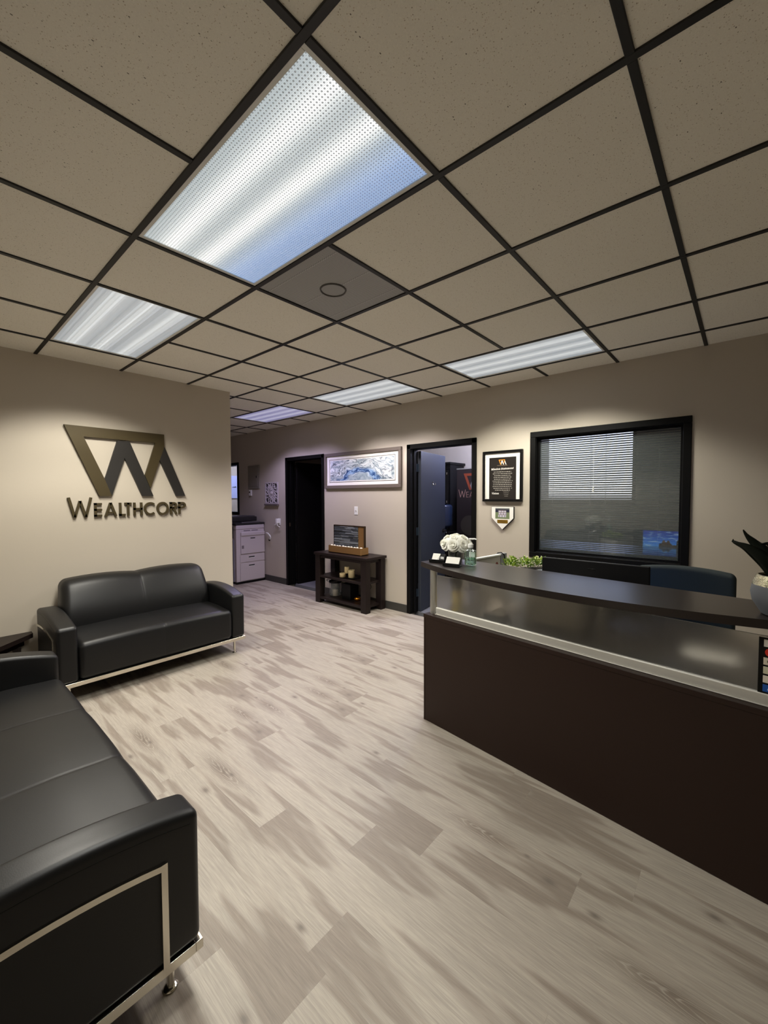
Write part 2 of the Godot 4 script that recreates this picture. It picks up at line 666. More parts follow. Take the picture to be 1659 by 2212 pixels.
# ============================== floor ==============================
func plank_texture(seed_: int) -> ImageTexture:
	var w := 1024
	var h := 150
	var rng := RandomNumberGenerator.new()
	rng.seed = seed_ * 991 + 5
	var big := noise(seed_, 1.0, 3)
	var streak := noise(seed_ + 40, 1.0, 3)
	var fine := noise(seed_ + 80, 1.0, 2)
	var warp := noise(seed_ + 120, 1.0, 2)
	var knots := []
	for i in rng.randi_range(0, 2):
		knots.append([rng.randf_range(0.08, 1.14), rng.randf_range(0.03, 0.15), rng.randf_range(0.6, 1.3)])
	var cath := rng.randf_range(0.2, 1.0)
	var cath_v := rng.randf_range(0.07, 0.11)
	var has_cath := seed_ % 3 == 0
	var u_dark := rng.randf_range(0.0, 1.22)
	var end_zone := rng.randf() < 0.6
	var data := PackedByteArray()
	data.resize(w * h * 3)
	var k := 0
	for j in h:
		var v := 0.18 * j / h
		for i in w:
			var u := 1.22 * i / w
			var n1 := big.get_noise_2d(u * 1.0 + 3.0 * seed_, v * 8.5)
			var n2 := streak.get_noise_2d(u * 2.2, v * 95.0)
			var n3 := fine.get_noise_2d(u * 9.0, v * 420.0)
			var end_dark := exp(-pow((u - u_dark) / 0.17, 2)) * 0.42 + (0.34 if u > 0.98 and end_zone else 0.0) * smoothstep(0.98, 1.2, u)
			var m := smoothstep(0.02, 0.62, n1 * 0.9 + end_dark + 0.13 * n2) * 0.66
			var light := 1.0 + 0.06 * n2 + 0.065 * n3 + 0.05 * n1
			var grey := 0.0
			if has_cath:
				var dv := v - cath_v + 0.006 * warp.get_noise_2d(u * 3.0, v * 12.0)
				var fall := exp(-pow((u - cath) / 0.16, 2)) * exp(-pow(dv / 0.045, 2))
				if fall > 0.03:
					var ph := (u - cath) * 34.0 - dv * dv * 16000.0 * 0.55 + 1.5 * warp.get_noise_2d(u * 8.0, v * 30.0)
					var ring := pow(0.5 + 0.5 * sin(ph * 2.2), 6.0)
					m = maxf(m, 0.85 * fall * (1.0 - ring * 0.9))
			for q in knots:
				var du: float = (u - q[0]) / (0.02 * q[2])
				var dw: float = (v - q[1]) / (0.011 * q[2])
				var d2 := du * du + dw * dw
				if d2 < 9.0:
					grey = maxf(grey, exp(-d2 * 0.9) * 0.42)
					m = maxf(m, 0.5 * exp(-d2 * 0.3))
			var r := lerpf(0.658, 0.472, m)
			var g := lerpf(0.624, 0.428, m)
			var b := lerpf(0.575, 0.385, m)
			r = lerpf(r, 0.35, grey) * light
			g = lerpf(g, 0.325, grey) * light
			b = lerpf(b, 0.305, grey) * light
			data[k] = clampi(int(r * 255.0), 0, 255)
			data[k + 1] = clampi(int(g * 255.0), 0, 255)
			data[k + 2] = clampi(int(b * 255.0), 0, 255)
			k += 3
	var img := Image.create_from_data(w, h, false, Image.FORMAT_RGB8, data)
	img.generate_mipmaps()
	return ImageTexture.create_from_image(img)

func build_floor():
	var st := new_st()
	slab(LX - 0.1, WX, -0.12, -0.008, EZ - 0.1, BZ + 0.1, st)
	var root := struct("floor", st, mat(Color(0.3, 0.26, 0.21), 0.8), "wood-look plank floor in pale greige with darker knots and streaks", "floor")
	var mats := []
	for i in 8:
		var m := mat(Color(1, 1, 1), 0.46, 0, 0.42)
		m.albedo_texture = plank_texture(i + 1)
		mats.append(m)
	var rng := RandomNumberGenerator.new()
	rng.seed = 4242
	var wd := 0.178
	var ln := 1.22
	var g := 0.0001
	var row := 0
	var x := LX
	while x < WX - 0.005:
		var x1 := minf(x + wd, WX)
		var z := EZ - rng.randf() * ln
		while z < BZ:
			var z1 := z + ln
			var a := maxf(z, EZ)
			var b := minf(z1, BZ)
			if b - a > 0.02 and not (x1 < 0.6 and b < FZ):
				var fa := (a - z) / ln
				var fb := (b - z) / ln
				var fv := (x1 - x) / wd
				var flip := rng.randf() < 0.5
				if flip:
					fa = 1.0 - fa
					fb = 1.0 - fb
				st = new_st()
				var p := [Vector3(x + g, 0, a + g), Vector3(x1 - g, 0, a + g), Vector3(x1 - g, 0, b - g), Vector3(x + g, 0, b - g)]
				quad(st, p[0], p[1], p[2], p[3], Vector3.UP, Vector2(fa, 0), Vector2(fa, fv), Vector2(fb, fv), Vector2(fb, 0))
				var dn := Vector3(0, -0.008, 0)
				var ns := [Vector3(0, 0, -1), Vector3(1, 0, 0), Vector3(0, 0, 1), Vector3(-1, 0, 0)]
				for e in 4:
					quad(st, p[e], p[(e + 1) % 4], p[(e + 1) % 4] + dn, p[e] + dn, ns[e], Vector2(fa, 0), Vector2(fa, 0.01), Vector2(fa, 0.01), Vector2(fa, 0))
				put("plank", st, mats[rng.randi_range(0, mats.size() - 1)], root)
			z = z1
		x += wd
		row += 1

# ============================== doors, window, rooms beyond ==============================
func door_frame(st: SurfaceTool, z0: float, z1: float, y1: float, bar: float):
	# casing on the wall face and jamb through the wall
	var out := 0.014
	for z in [z0 + bar / 2, z1 - bar / 2]:
		rbox(st, Vector3(WX - out / 2 + 0.005, y1 / 2, z), Vector3(out + 0.01, y1, bar), 0.004)
	rbox(st, Vector3(WX - out / 2 + 0.005, y1 - bar / 2, (z0 + z1) / 2), Vector3(out + 0.01, bar, z1 - z0), 0.004)
	for z in [z0 + bar - 0.012, z1 - bar + 0.012]:
		rbox(st, Vector3(WX + 0.07, (y1 - bar) / 2, z), Vector3(0.16, y1 - bar, 0.024), 0.004)
	rbox(st, Vector3(WX + 0.07, y1 - bar + 0.012, (z0 + z1) / 2), Vector3(0.16, 0.024, z1 - z0 - 2 * bar + 0.03), 0.004)
	# stop
	for z in [z0 + bar + 0.006, z1 - bar - 0.006]:
		rbox(st, Vector3(WX + 0.075, (y1 - bar) / 2, z), Vector3(0.05, y1 - bar, 0.014), 0.003)

func build_doors():
	var d := struct_root("door_1", "open doorway with black frame to the dark room left of the painting", "doorway")
	var st := new_st()
	door_frame(st, -4.917, -3.938, 2.134, 0.055)
	put("door_frame", st, M.frame, d)
	st = new_st()
	rbox(st, Vector3(WX + 0.03, 1.02, -4.857), Vector3(0.03, 0.06, 0.004), 0.001)
	put("strike_plate", st, mat(Color(0.35, 0.30, 0.24), 0.4, 0.8), d)
	var dark := mat(Color(0.055, 0.048, 0.045), 0.5, 0, 0.25)
	st = new_st()
	rbox(st, Vector3(4.005, 1.035, -4.835), Vector3(0.86, 2.055, 0.042), 0.003)
	var lf1 := put("door_leaf", st, dark, d)
	st = new_st()
	cyl(st, Vector3(4.36, 1.0, -4.815), Vector3(4.36, 1.0, -4.75), 0.012, 0.012)
	rbox(st, Vector3(4.31, 1.0, -4.75), Vector3(0.13, 0.018, 0.014), 0.006)
	put("lever_handle", st, M.black, lf1)
	d = struct_root("door_2", "open doorway with black frame and blue-grey door beside the framed statement", "doorway")
	st = new_st()
	door_frame(st, -2.343, -1.371, 2.134, 0.058)
	put("door_frame", st, M.frame, d)
	# leaf swung into the office
	var hinge := Vector3(WX + 0.15, 0, -2.262)
	var along := Vector3(0.76, 0, -0.14).normalized()
	var leaf := Transform3D(Basis(along, Vector3.UP, along.cross(Vector3.UP)), hinge)
	st = new_st()
	rbox(st, Vector3(0.40, 1.035, 0), Vector3(0.80, 2.055, 0.042), 0.003, leaf)
	var lf := put("door_leaf", st, mat(Color(0.165, 0.185, 0.225), 0.5), d)
	st = new_st()
	rbox(st, Vector3(0.36, 1.66, 0.026), Vector3(0.02, 0.05, 0.008), 0.002, leaf)
	tube(st, [leaf * Vector3(0.36, 1.655, 0.028), leaf * Vector3(0.36, 1.635, 0.045), leaf * Vector3(0.36, 1.645, 0.06), leaf * Vector3(0.36, 1.665, 0.062)], 0.005, 6)
	put("coat_hook", st, M.chrome, lf)
	st = new_st()
	cyl(st, leaf * Vector3(0.73, 1.0, 0.02), leaf * Vector3(0.73, 1.0, 0.03), 0.032, 0.032, 20)
	cyl(st, leaf * Vector3(0.73, 1.0, 0.03), leaf * Vector3(0.73, 1.0, 0.065), 0.012, 0.012)
	rbox(st, Vector3(0.675, 1.0, 0.066), Vector3(0.13, 0.018, 0.014), 0.006, leaf)
	put("lever_handle", st, mat(Color(0.16, 0.15, 0.14), 0.35, 0.7), lf)
	for y in [0.25, 1.04, 1.85]:
		st = new_st()
		rbox(st, Vector3(WX + 0.1, y, -2.28), Vector3(0.05, 0.1, 0.006), 0.001)
		cyl(st, Vector3(WX + 0.135, y - 0.05, -2.272), Vector3(WX + 0.135, y + 0.05, -2.272), 0.007, 0.007, 8)
		put("hinge", st, mat(Color(0.30, 0.36, 0.42), 0.35, 0.8), d)

func build_window():
	var w := struct_root("window_1", "wide interior window in a deep black frame with blinds behind the glass", "window")
	var z0 := -0.77
	var z1 := 0.535
	var y0 := 0.872
	var y1 := 2.127
	var c := Vector2((z0 + z1) / 2, (y0 + y1) / 2)
	var st := new_st()
	var xf := on_right(c.y, c.x, WX + 0.006)
	frame_bars(st, z1 - z0, y1 - y0, 0.055, 0.022, xf, 0.004)
	# lining of the opening
	for s in [-1.0, 1.0]:
		rbox(st, Vector3(WX + 0.07, c.y, c.x + s * 0.5 * (z1 - z0 - 0.098)), Vector3(0.142, y1 - y0 - 0.09, 0.02), 0.002)
		rbox(st, Vector3(WX + 0.07, c.y + s * 0.5 * (y1 - y0 - 0.098), c.x), Vector3(0.142, 0.02, z1 - z0 - 0.09), 0.002)
	# glazing beads
	frame_bars(st, z1 - z0 - 0.11, y1 - y0 - 0.11, 0.022, 0.03, on_right(c.y, c.x, WX + 0.075), 0.002)
	put("window_frame", st, M.frame, w)
	for x in [0.06]:
		st = new_st()
		box(st, Vector3(WX + x, c.y, c.x), Vector3(0.004, y1 - y0 - 0.13, z1 - z0 - 0.13))
		put("pane", st, M.pane, w)
	# blinds on the office side of the glass
	var b := thing("window_blinds", "dark horizontal slat blinds hanging behind the interior window", "blinds", Vector3(WX + 0.155, 0.95, c.x))
	var bw := z1 - z0 - 0.06
	var top := 2.12
	st = new_st()
	rbox(st, Vector3(0.0, top - 0.95, 0), Vector3(0.028, 0.03, bw), 0.003)
	put("head_rail", st, M.black, b)
	st = new_st()
	rbox(st, Vector3(0.0, 0.0, 0), Vector3(0.024, 0.014, bw), 0.004)
	put("bottom_rail", st, M.black, b)
	var tilt := deg_to_rad(40.0)
	var slat := mat(Color(0.06, 0.06, 0.062), 0.35)
	var n := 55
	# one slat, gently arched, shared by all
	st = new_st()
	for i in 4:
		var t0 := -1.0 + 0.5 * i
		var t1 := t0 + 0.5
		var q := []
		for t in [t0, t1]:
			var arch: float = 0.0016 * (1.0 - t * t)
			q.append(Vector3(0.0125 * t * cos(tilt) - arch * sin(tilt), 0.0125 * t * sin(tilt) + arch * cos(tilt), 0))
		var nn := Vector3(-sin(tilt), cos(tilt), 0)
		for k in [0.0, -0.0005]:
			var o: Vector3 = nn * k
			quad(st, q[0] + o + Vector3(0, 0, -bw / 2), q[1] + o + Vector3(0, 0, -bw / 2), q[1] + o + Vector3(0, 0, bw / 2), q[0] + o + Vector3(0, 0, bw / 2), nn if k == 0.0 else -nn)
	var sm := st.commit()
	for i in n:
		var m := MeshInstance3D.new()
		m.mesh = sm
		m.material_override = slat
		m.name = "slat"
		m.position = Vector3(0, 0.018 + i * 0.0208, 0)
		if i < 5:
			m.rotation.z = -tilt + 0.12
			m.position.y = 0.018 + i * 0.017
		b.add_child(m, true)
	for z in [-0.48, -0.13, 0.0, 0.42]:
		st = new_st()
		for dx in [-0.013, 0.013]:
			tube(st, [Vector3(dx, 0.0, z), Vector3(dx, 0.6, z), Vector3(dx, top - 0.95, z)], 0.0011, 5)
		put("ladder_cord", st, mat(Color(0.42, 0.42, 0.42), 0.7), b)
	st = new_st()
	tube(st, [Vector3(-0.022, 0.62, -0.1), Vector3(-0.022, top - 0.95, -0.1)], 0.0012, 5)
	lathe(st, [Vector2(0.002, 0.0), Vector2(0.009, 0.002), Vector2(0.008, 0.03), Vector2(0.004, 0.05), Vector2(0.0, 0.052)], 12, Vector3(-0.022, 0.575, -0.1))
	put("pull_cord", st, M.white, b)

func build_office_a():
	var far := WX + 0.14
	# window in the far wall, behind the banner
	var lamp := thing("ceiling_light", "cool ceiling lamp in the office behind the open door", "ceiling light", Vector3(4.45, 2.64, -1.95))
	var st := new_st()
	rbox(st, Vector3.ZERO, Vector3(0.58, 0.03, 0.58), 0.006)
	var lm := mat(Color(0.9, 0.92, 1.0), 0.4)
	lm.emission_enabled = true
	lm.emission = Color(0.8, 0.86, 1.0)
	lm.emission_energy_multiplier = 0.6
	put("lens", st, lm, lamp)
	plain_lamp(lamp, Vector3(0, -0.2, 0), 1.5, Color(0.83, 0.85, 1.0))
	st = new_st()
	rbox(st, Vector3(5.385, 1.2, -2.505), Vector3(0.03, 2.4, 0.05), 0.004)
	struct("trim_1", st, mat(Color(0.9, 0.92, 1.0), 0.4))
	st = new_st()
	rbox(st, Vector3(5.39, 1.2, -2.455), Vector3(0.02, 2.4, 0.05), 0.004)
	struct("trim_2", st, mat(Color(0.08, 0.09, 0.22), 0.5))
	# tall black cabinet
	var c := thing("display_cabinet", "tall black cabinet with glass door behind the open blue-grey door", "cabinet", Vector3(5.16, 0, -3.08))
	st = new_st()
	rbox(st, Vector3(0, 1.0, 0), Vector3(0.42, 2.0, 0.82), 0.006)
	put("body", st, M.black, c)
	st = new_st()
	rbox(st, Vector3(-0.01, 2.01, 0), Vector3(0.47, 0.04, 0.86), 0.008)
	rbox(st, Vector3(-0.215, 1.93, 0), Vector3(0.012, 0.012, 0.8), 0.003)
	put("cornice", st, M.black, c)
	st = new_st()
	frame_bars(st, 0.78, 1.78, 0.055, 0.02, Transform3D(Basis(Vector3(0, 0, 1), Vector3.UP, Vector3(-1, 0, 0)), Vector3(-0.212, 1.02, 0)), 0.003)
	var dr := put("door", st, M.black_gloss, c)
	for y in [0.8, 1.4, 1.85]:
		st = new_st()
		rbox(st, Vector3(-0.235, y, 0.36), Vector3(0.008, 0.035, 0.014), 0.002)
		put("hinge", st, M.chrome, dr)
	# water cooler
	var k := thing("water_cooler", "black water cooler with blue bottle in front of the tall cabinet", "water cooler", Vector3(4.66, 0, -2.60))
	st = new_st()
	rbox(st, Vector3(0, 0.48, 0), Vector3(0.30, 0.96, 0.28), 0.02, Transform3D(), 2)
	put("body", st, M.black_gloss, k)
	st = new_st()
	lathe(st, [Vector2(0.03, 0.95), Vector2(0.045, 1.0), Vector2(0.12, 1.03), Vector2(0.132, 1.06), Vector2(0.126, 1.12), Vector2(0.132, 1.14), Vector2(0.126, 1.2), Vector2(0.132, 1.22), Vector2(0.13, 1.33), Vector2(0.11, 1.36), Vector2(0.0, 1.365)], 28)
	var blue := mat(Color(0.10, 0.15, 0.24), 0.12)
	put("bottle", st, blue, k)
	st = new_st()
	rbox(st, Vector3(-0.165, 0.72, -0.05), Vector3(0.04, 0.03, 0.025), 0.006)
	rbox(st, Vector3(-0.165, 0.72, 0.05), Vector3(0.04, 0.03, 0.025), 0.006)
	put("tap", st, M.white, k).set_meta("kind", "stuff")
	# retractable banner
	var bx := 5.0
	var bn := thing("roll_up_banner", "black roll-up banner with orange logo seen through the open door", "banner", Vector3(bx, 0, -2.155))
	var xf := Transform3D(Basis(Vector3(0, 0, 1), Vector3.UP, Vector3(-1, 0, 0)), Vector3.ZERO)
	st = new_st()
	box(st, Vector3(0, 0.99, -0.001), Vector3(0.85, 1.84, 0.002), xf)
	put("print", st, mat(Color(0.13, 0.10, 0.10), 0.45), bn)
	st = new_st()
	rbox(st, Vector3(0, 0.05, 0), Vector3(0.9, 0.1, 0.2), 0.03, xf, 2)
	put("base", st, M.alu, bn)
	st = new_st()
	rbox(st, Vector3(0, 1.915, 0), Vector3(0.86, 0.018, 0.014), 0.004, xf)
	put("top_bar", st, M.alu, bn)
	var lx := Transform3D(xf.basis.scaled(Vector3(0.42, 0.42, 0.42)), Vector3(-0.001, 1.586 - 1.499 * 0.42, -0.374))
	logo_parts(bn, lx, 0.0, 0.002, mat(Color(0.47, 0.20, 0.10), 0.5), mat(Color(0.50, 0.48, 0.48), 0.5))
	letters(bn, Transform3D(xf.basis.scaled(Vector3(0.72, 0.72, 0.72)), Vector3(-0.001, 1.468 - 1.315 * 0.72, -0.52)), 0.0, 0.002, mat(Color(0.58, 0.45, 0.40), 0.5), 0.012)
	st = new_st()
	lathe(st, [Vector2(0.0, 0.0), Vector2(0.15, 0.0), Vector2(0.155, -0.002)], 40)
	var disc := put("round_picture", st, mat(Color(0.20, 0.18, 0.15), 0.5), bn)
	disc.transform = Transform3D(Basis(Vector3(0, 0, 1), Vector3(-1, 0, 0), Vector3(0, -1, 0)), Vector3(-0.003, 1.03, -0.2))

func build_office_b():
	# outside window of the office
	var w := struct_root("window_3", "bright outside window of the office seen through the blinds", "window")
	var st := new_st()
	frame_bars(st, 1.2, 1.04, 0.04, 0.06, on_right(1.9, -0.72, 5.06), 0.004)
	put("window_frame", st, M.frame, w)
	st = new_st()
	box(st, Vector3(5.07, 1.9, -0.72), Vector3(0.004, 0.98, 1.14))
	put("pane", st, M.pane, w)

func build_copy_nook():
	# interior window past the copier
	var w := struct_root("window_2", "black framed interior window past the copier, lit from behind", "window")
	var st := new_st()
	var xf := on_right(1.643, -6.92, WX + 0.006)
	frame_bars(st, 1.0, 1.0, 0.05, 0.022, xf, 0.004)
	for s in [-1.0, 1.0]:
		rbox(st, Vector3(WX + 0.07, 1.643, -6.92 + s * 0.46), Vector3(0.142, 0.94, 0.02), 0.002)
		rbox(st, Vector3(WX + 0.07, 1.643 + s * 0.46, -6.92), Vector3(0.142, 0.02, 0.94), 0.002)
	put("window_frame", st, M.frame, w)
	st = new_st()
	box(st, Vector3(WX + 0.1, 1.643, -6.92), Vector3(0.004, 0.9, 0.9))
	put("pane", st, M.pane, w)
	var lamp := thing("ceiling_light", "cool ceiling lamp in the room past the copier", "ceiling light", Vector3(4.4, 2.64, -7.4))
	st = new_st()
	rbox(st, Vector3.ZERO, Vector3(0.58, 0.03, 0.58), 0.006)
	var lm := mat(Color(0.9, 0.92, 1.0), 0.4)
	lm.emission_enabled = true
	lm.emission = Color(0.8, 0.84, 1.0)
	lm.emission_energy_multiplier = 0.6
	put("lens", st, lm, lamp)
	plain_lamp(lamp, Vector3(0, -0.2, 0), 1.5, Color(0.84, 0.87, 1.0))
	var p := thing("wall_picture", "pale lavender canvas with a small dark figure in the room past the copier", "picture", Vector3(4.66, 1.45, -8.598))
	st = new_st()
	rbox(st, Vector3(0, 0.275, 0.017), Vector3(0.57, 0.55, 0.03), 0.003)
	put("canvas", st, mat(Color(0.72, 0.76, 0.93), 0.7), p)
	st = new_st()
	ball(st, Vector3(-0.16, 0.27, 0.032), Vector3(0.06, 0.012, 0.002), 12, 6)
	ball(st, Vector3(-0.13, 0.275, 0.032), Vector3(0.02, 0.02, 0.002), 12, 6)
	put("painted_figure", st, mat(Color(0.2, 0.26, 0.36), 0.7), p)

# ============================== sofas ==============================
func make_sofa(w: float, seats: int, label: String, at: Vector3, turn: float):
	var o := thing("leather_sofa", label, "sofa", at, turn, "black leather sofas with chrome frames")
	var dp := 0.70
	var aw := 0.125
	var y0 := 0.158
	var inner := w - 2 * aw
	var seams := []
	var lines := []
	for i in range(1, seats):
		var sx := -inner / 2 + inner * i / seats
		seams.append(sx)
		for k in [-0.03, -0.018, -0.011, -0.006, 0.0, 0.006, 0.011, 0.018, 0.03]:
			lines.append(sx + k)
	var st := new_st()
	var bend_seat := func(p: Vector3) -> Vector3:
		var q := p
		var up := smoothstep(0.0, 0.12, p.y)
		var fr := smoothstep(0.15, 0.28, p.z)
		q.y += up * 0.014 * (1.0 - pow(p.x / (inner / 2), 2)) - up * 0.012 * smoothstep(0.05, 0.29, p.z)
		for s in seams:
			var g := exp(-pow((p.x - s) / 0.008, 2)) * 0.0016 + exp(-pow((p.x - s) / 0.07, 2)) * 0.0025
			q.y -= up * g
			q.z -= fr * g
		q.z += fr * 0.008 * (1.0 - pow(p.y / 0.14, 2))
		return q
	soft(st, Vector3(0, y0 + 0.144, 0.047), Vector3(inner, 0.288, 0.614), 0.042, Vector3i(24, 6, 14), [lines, [], []], bend_seat)
	st.generate_normals()
	put("seat", st, M.leather, o)
	st = new_st()
	var bw := inner + 0.02
	var bend_back := func(p: Vector3) -> Vector3:
		var q := p
		var t := (p.y + 0.25) / 0.5
		var up := smoothstep(0.05, 0.25, p.y)
		var fr := smoothstep(0.0, 0.1, p.z)
		q.x *= 1.0 - 0.05 * smoothstep(0.35, 1.0, t) / bw
		var u := (p.x / bw + 0.5) * (2.0 if seats == 2 else 3.0)
		var fu := u - floorf(u)
		var hump := 1.0 - pow(2.0 * fu - 1.0, 2)
		q.y += up * (0.02 * hump - 0.008)
		q.z += fr * (0.035 * sin(PI * clampf(t, 0.0, 1.0)) + 0.004 * hump) - 0.12 * t * t
		for s in seams:
			q.z -= fr * 0.0018 * exp(-pow((p.x - s) / 0.009, 2))
		return q
	soft(st, Vector3(0, 0.56, -0.19), Vector3(bw, 0.50, 0.19), 0.06, Vector3i(24, 10, 3), [lines, [], []], bend_back)
	st.generate_normals()
	put("backrest", st, M.leather, o)
	var arch := func(z: float) -> float:
		var t := z / (dp / 2)
		return 0.062 * (1.0 - pow((t + 0.2) / 1.2, 2))
	for s in [-1.0, 1.0]:
		st = new_st()
		var bend_arm := func(p: Vector3) -> Vector3:
			var q := p
			var up := smoothstep(0.0, 0.18, p.y)
			q.y += up * arch.call(p.z)
			q.x += s * 0.006 * (1.0 - pow(p.z / 0.36, 2)) * up
			return q
		soft(st, Vector3(s * (w - aw) / 2, y0 + 0.200, 0), Vector3(aw, 0.400, dp), 0.024, Vector3i(4, 8, 16), [[], [], []], bend_arm)
		st.generate_normals()
		var arm := put("armrest", st, M.leather, o)
		# stitched seam along the outer top edge
		st = new_st()
		var pts := []
		for i in 15:
			var z := lerpf(dp / 2 - 0.03, -dp / 2 + 0.03, i / 14.0)
			pts.append(Vector3(s * (w / 2 + 0.0055 * (1.0 - pow(z / 0.36, 2)) - 0.0004), y0 + 0.394 - 0.03 + arch.call(z), z))
		tube(st, pts, 0.0016, 5)
		put("seam", st, M.black, arm)
		# chrome strip on the outer side
		st = new_st()
		var zf := dp / 2 - 0.098
		var top := []
		for i in 13:
			var z := lerpf(zf - 0.0145, -dp / 2 + 0.02, i / 12.0)
			top.append(Vector2(z, 0.462 + arch.call(z) - 0.028))
		var x0: float = s * (w / 2 - 0.004)
		var x1: float = s * (w / 2 + 0.008)
		for i in 12:
			var a: Vector2 = top[i]
			var b: Vector2 = top[i + 1]
			strip(st, [Vector3(0, a.y - 0.017, a.x), Vector3(0, b.y - 0.017, b.x), Vector3(0, b.y, b.x), Vector3(0, a.y, a.x)], x0, x1)
		box(st, Vector3((x0 + x1) / 2, (y0 + top[0].y) / 2, zf - 0.006), Vector3(absf(x1 - x0), top[0].y - y0 + 0.001, 0.017))
		put("side_frame", st, M.chrome, o)
	st = new_st()
	rbox(st, Vector3(0, 0.143, dp / 2 - 0.008), Vector3(w + 0.004, 0.03, 0.022), 0.002)
	put("front_rail", st, M.chrome, o)
	for s in [-1.0, 1.0]:
		st = new_st()
		rbox(st, Vector3(s * (w / 2 - 0.009), 0.143, -0.010), Vector3(0.022, 0.03, dp - 0.018), 0.0015)
		put("side_rail", st, M.chrome, o)
	st = new_st()
	rbox(st, Vector3(0, 0.15, 0), Vector3(w - 0.04, 0.02, dp - 0.04), 0.004)
	put("underside", st, M.black, o)
	for sx in [-1.0, 1.0]:
		for sz in [-1.0, 1.0]:
			st = new_st()
			var p := Vector3(sx * (w / 2 - 0.075), 0, sz * (dp / 2 - 0.065))
			cyl(st, p + Vector3(0, 0.006, 0), p + Vector3(0, 0.14, 0), 0.011, 0.011, 12)
			lathe(st, [Vector2(0.0, 0.0), Vector2(0.02, 0.0), Vector2(0.021, 0.004), Vector2(0.012, 0.009), Vector2(0.0, 0.01)], 14, p)
			put("leg", st, M.chrome, o)

func strip(st: SurfaceTool, q: Array, x0: float, x1: float):
	var lo := minf(x0, x1)
	var hi := maxf(x0, x1)
	var c: Vector3 = (q[0] + q[2]) / 2
	for x in [lo, hi]:
		quad(st, q[0] + Vector3(x, 0, 0), q[1] + Vector3(x, 0, 0), q[2] + Vector3(x, 0, 0), q[3] + Vector3(x, 0, 0), Vector3(-1 if x == lo else 1, 0, 0))
	for i in [0, 2]:
		var a: Vector3 = q[i]
		var b: Vector3 = q[i + 1]
		var n := ((a + b) / 2 - c).normalized()
		quad(st, a + Vector3(lo, 0, 0), b + Vector3(lo, 0, 0), b + Vector3(hi, 0, 0), a + Vector3(hi, 0, 0), n)

func build_sofas():
	make_sofa(1.435, 2, "black leather two-seat sofa against the wall under the raised sign", Vector3(0.655, 0, -3.07), 0.0)
	make_sofa(1.945, 3, "long black leather sofa in the left foreground, cut off by the picture's edge", Vector3(-0.50, 0, -1.312), PI / 2)
	var t := thing("corner_table", "low dark wood corner table between the two black sofas", "side table", Vector3(-0.52, 0, -3.07))
	var st := new_st()
	var poly := PackedVector2Array([Vector2(-0.41, -0.41), Vector2(0.43, -0.41), Vector2(0.43, -0.34), Vector2(-0.36, 0.45), Vector2(-0.41, 0.45)])
	prism(st, poly, 0.0, 0.035, Transform3D(Basis(Vector3(1, 0, 0), Vector3(0, 0, 1), Vector3(0, -1, 0)), Vector3(0, 0.40, 0)))
	put("top", st, M.table_wood, t)
	st = new_st()
	poly = PackedVector2Array([Vector2(-0.38, -0.38), Vector2(0.38, -0.38), Vector2(-0.38, 0.38)])
	prism(st, poly, 0.0, 0.06, Transform3D(Basis(Vector3(1, 0, 0), Vector3(0, 0, 1), Vector3(0, -1, 0)), Vector3(0, 0.365, 0)))
	put("apron", st, M.table_wood, t)
	for p in [Vector2(-0.36, -0.36), Vector2(0.33, -0.36), Vector2(-0.36, 0.33)]:
		st = new_st()
		rbox(st, Vector3(p.x, 0.155, p.y), Vector3(0.05, 0.31, 0.05), 0.004)
		put("leg", st, M.table_wood, t)

# ============================== company sign ==============================
func poly_of(a: Array) -> PackedVector2Array:
	var p := PackedVector2Array()
	for i in range(0, a.size(), 2):
		p.append(Vector2(a[i], a[i + 1]))
	return p

func logo_parts(parent: Node3D, xf: Transform3D, z0: float, z1: float, outer: Material, inner: Material):
	var st := new_st()
	prism(st, poly_of([0.167, 2.107, 0.966, 2.107, 0.966, 1.988, 0.882, 2.017, 0.303, 2.017]), z0, z1, xf)
	prism(st, poly_of([0.167, 2.107, 0.303, 2.017, 0.452, 1.652, 0.504, 1.499, 0.408, 1.499]), z0, z1, xf)
	prism(st, poly_of([0.882, 2.017, 0.966, 1.988, 0.919, 1.852, 0.830, 1.575, 0.784, 1.698]), z0, z1, xf)
	put("logo_triangle", st, outer, parent)
	st = new_st()
	prism(st, poly_of([0.452, 1.652, 0.558, 2.007, 0.660, 2.007, 0.855, 1.499, 0.756, 1.499, 0.614, 1.852, 0.504, 1.499]), z0, z1, xf)
	prism(st, poly_of([0.966, 1.988, 1.159, 1.499, 1.069, 1.499, 0.919, 1.852]), z0, z1, xf)
	put("logo_letter", st, inner, parent)

func stroke(st: SurfaceTool, a: Vector2, b: Vector2, w: float, z0: float, z1: float, xf: Transform3D):
	var n := (b - a).normalized().orthogonal() * w / 2
	prism(st, PackedVector2Array([a + n, b + n, b - n, a - n]), z0, z1, xf)

func arc(st: SurfaceTool, c: Vector2, r: Vector2, a0: float, a1: float, w: float, z0: float, z1: float, xf: Transform3D, n := 22):
	for i in n:
		var t0 := lerpf(a0, a1, i / float(n))
		var t1 := lerpf(a0, a1, (i + 1) / float(n))
		var d0 := Vector2(cos(t0), sin(t0))
		var d1 := Vector2(cos(t1), sin(t1))
		prism(st, PackedVector2Array([c + d0 * r, c + d1 * r, c + d1 * (r - Vector2(w, w)), c + d0 * (r - Vector2(w, w))]), z0, z1, xf)

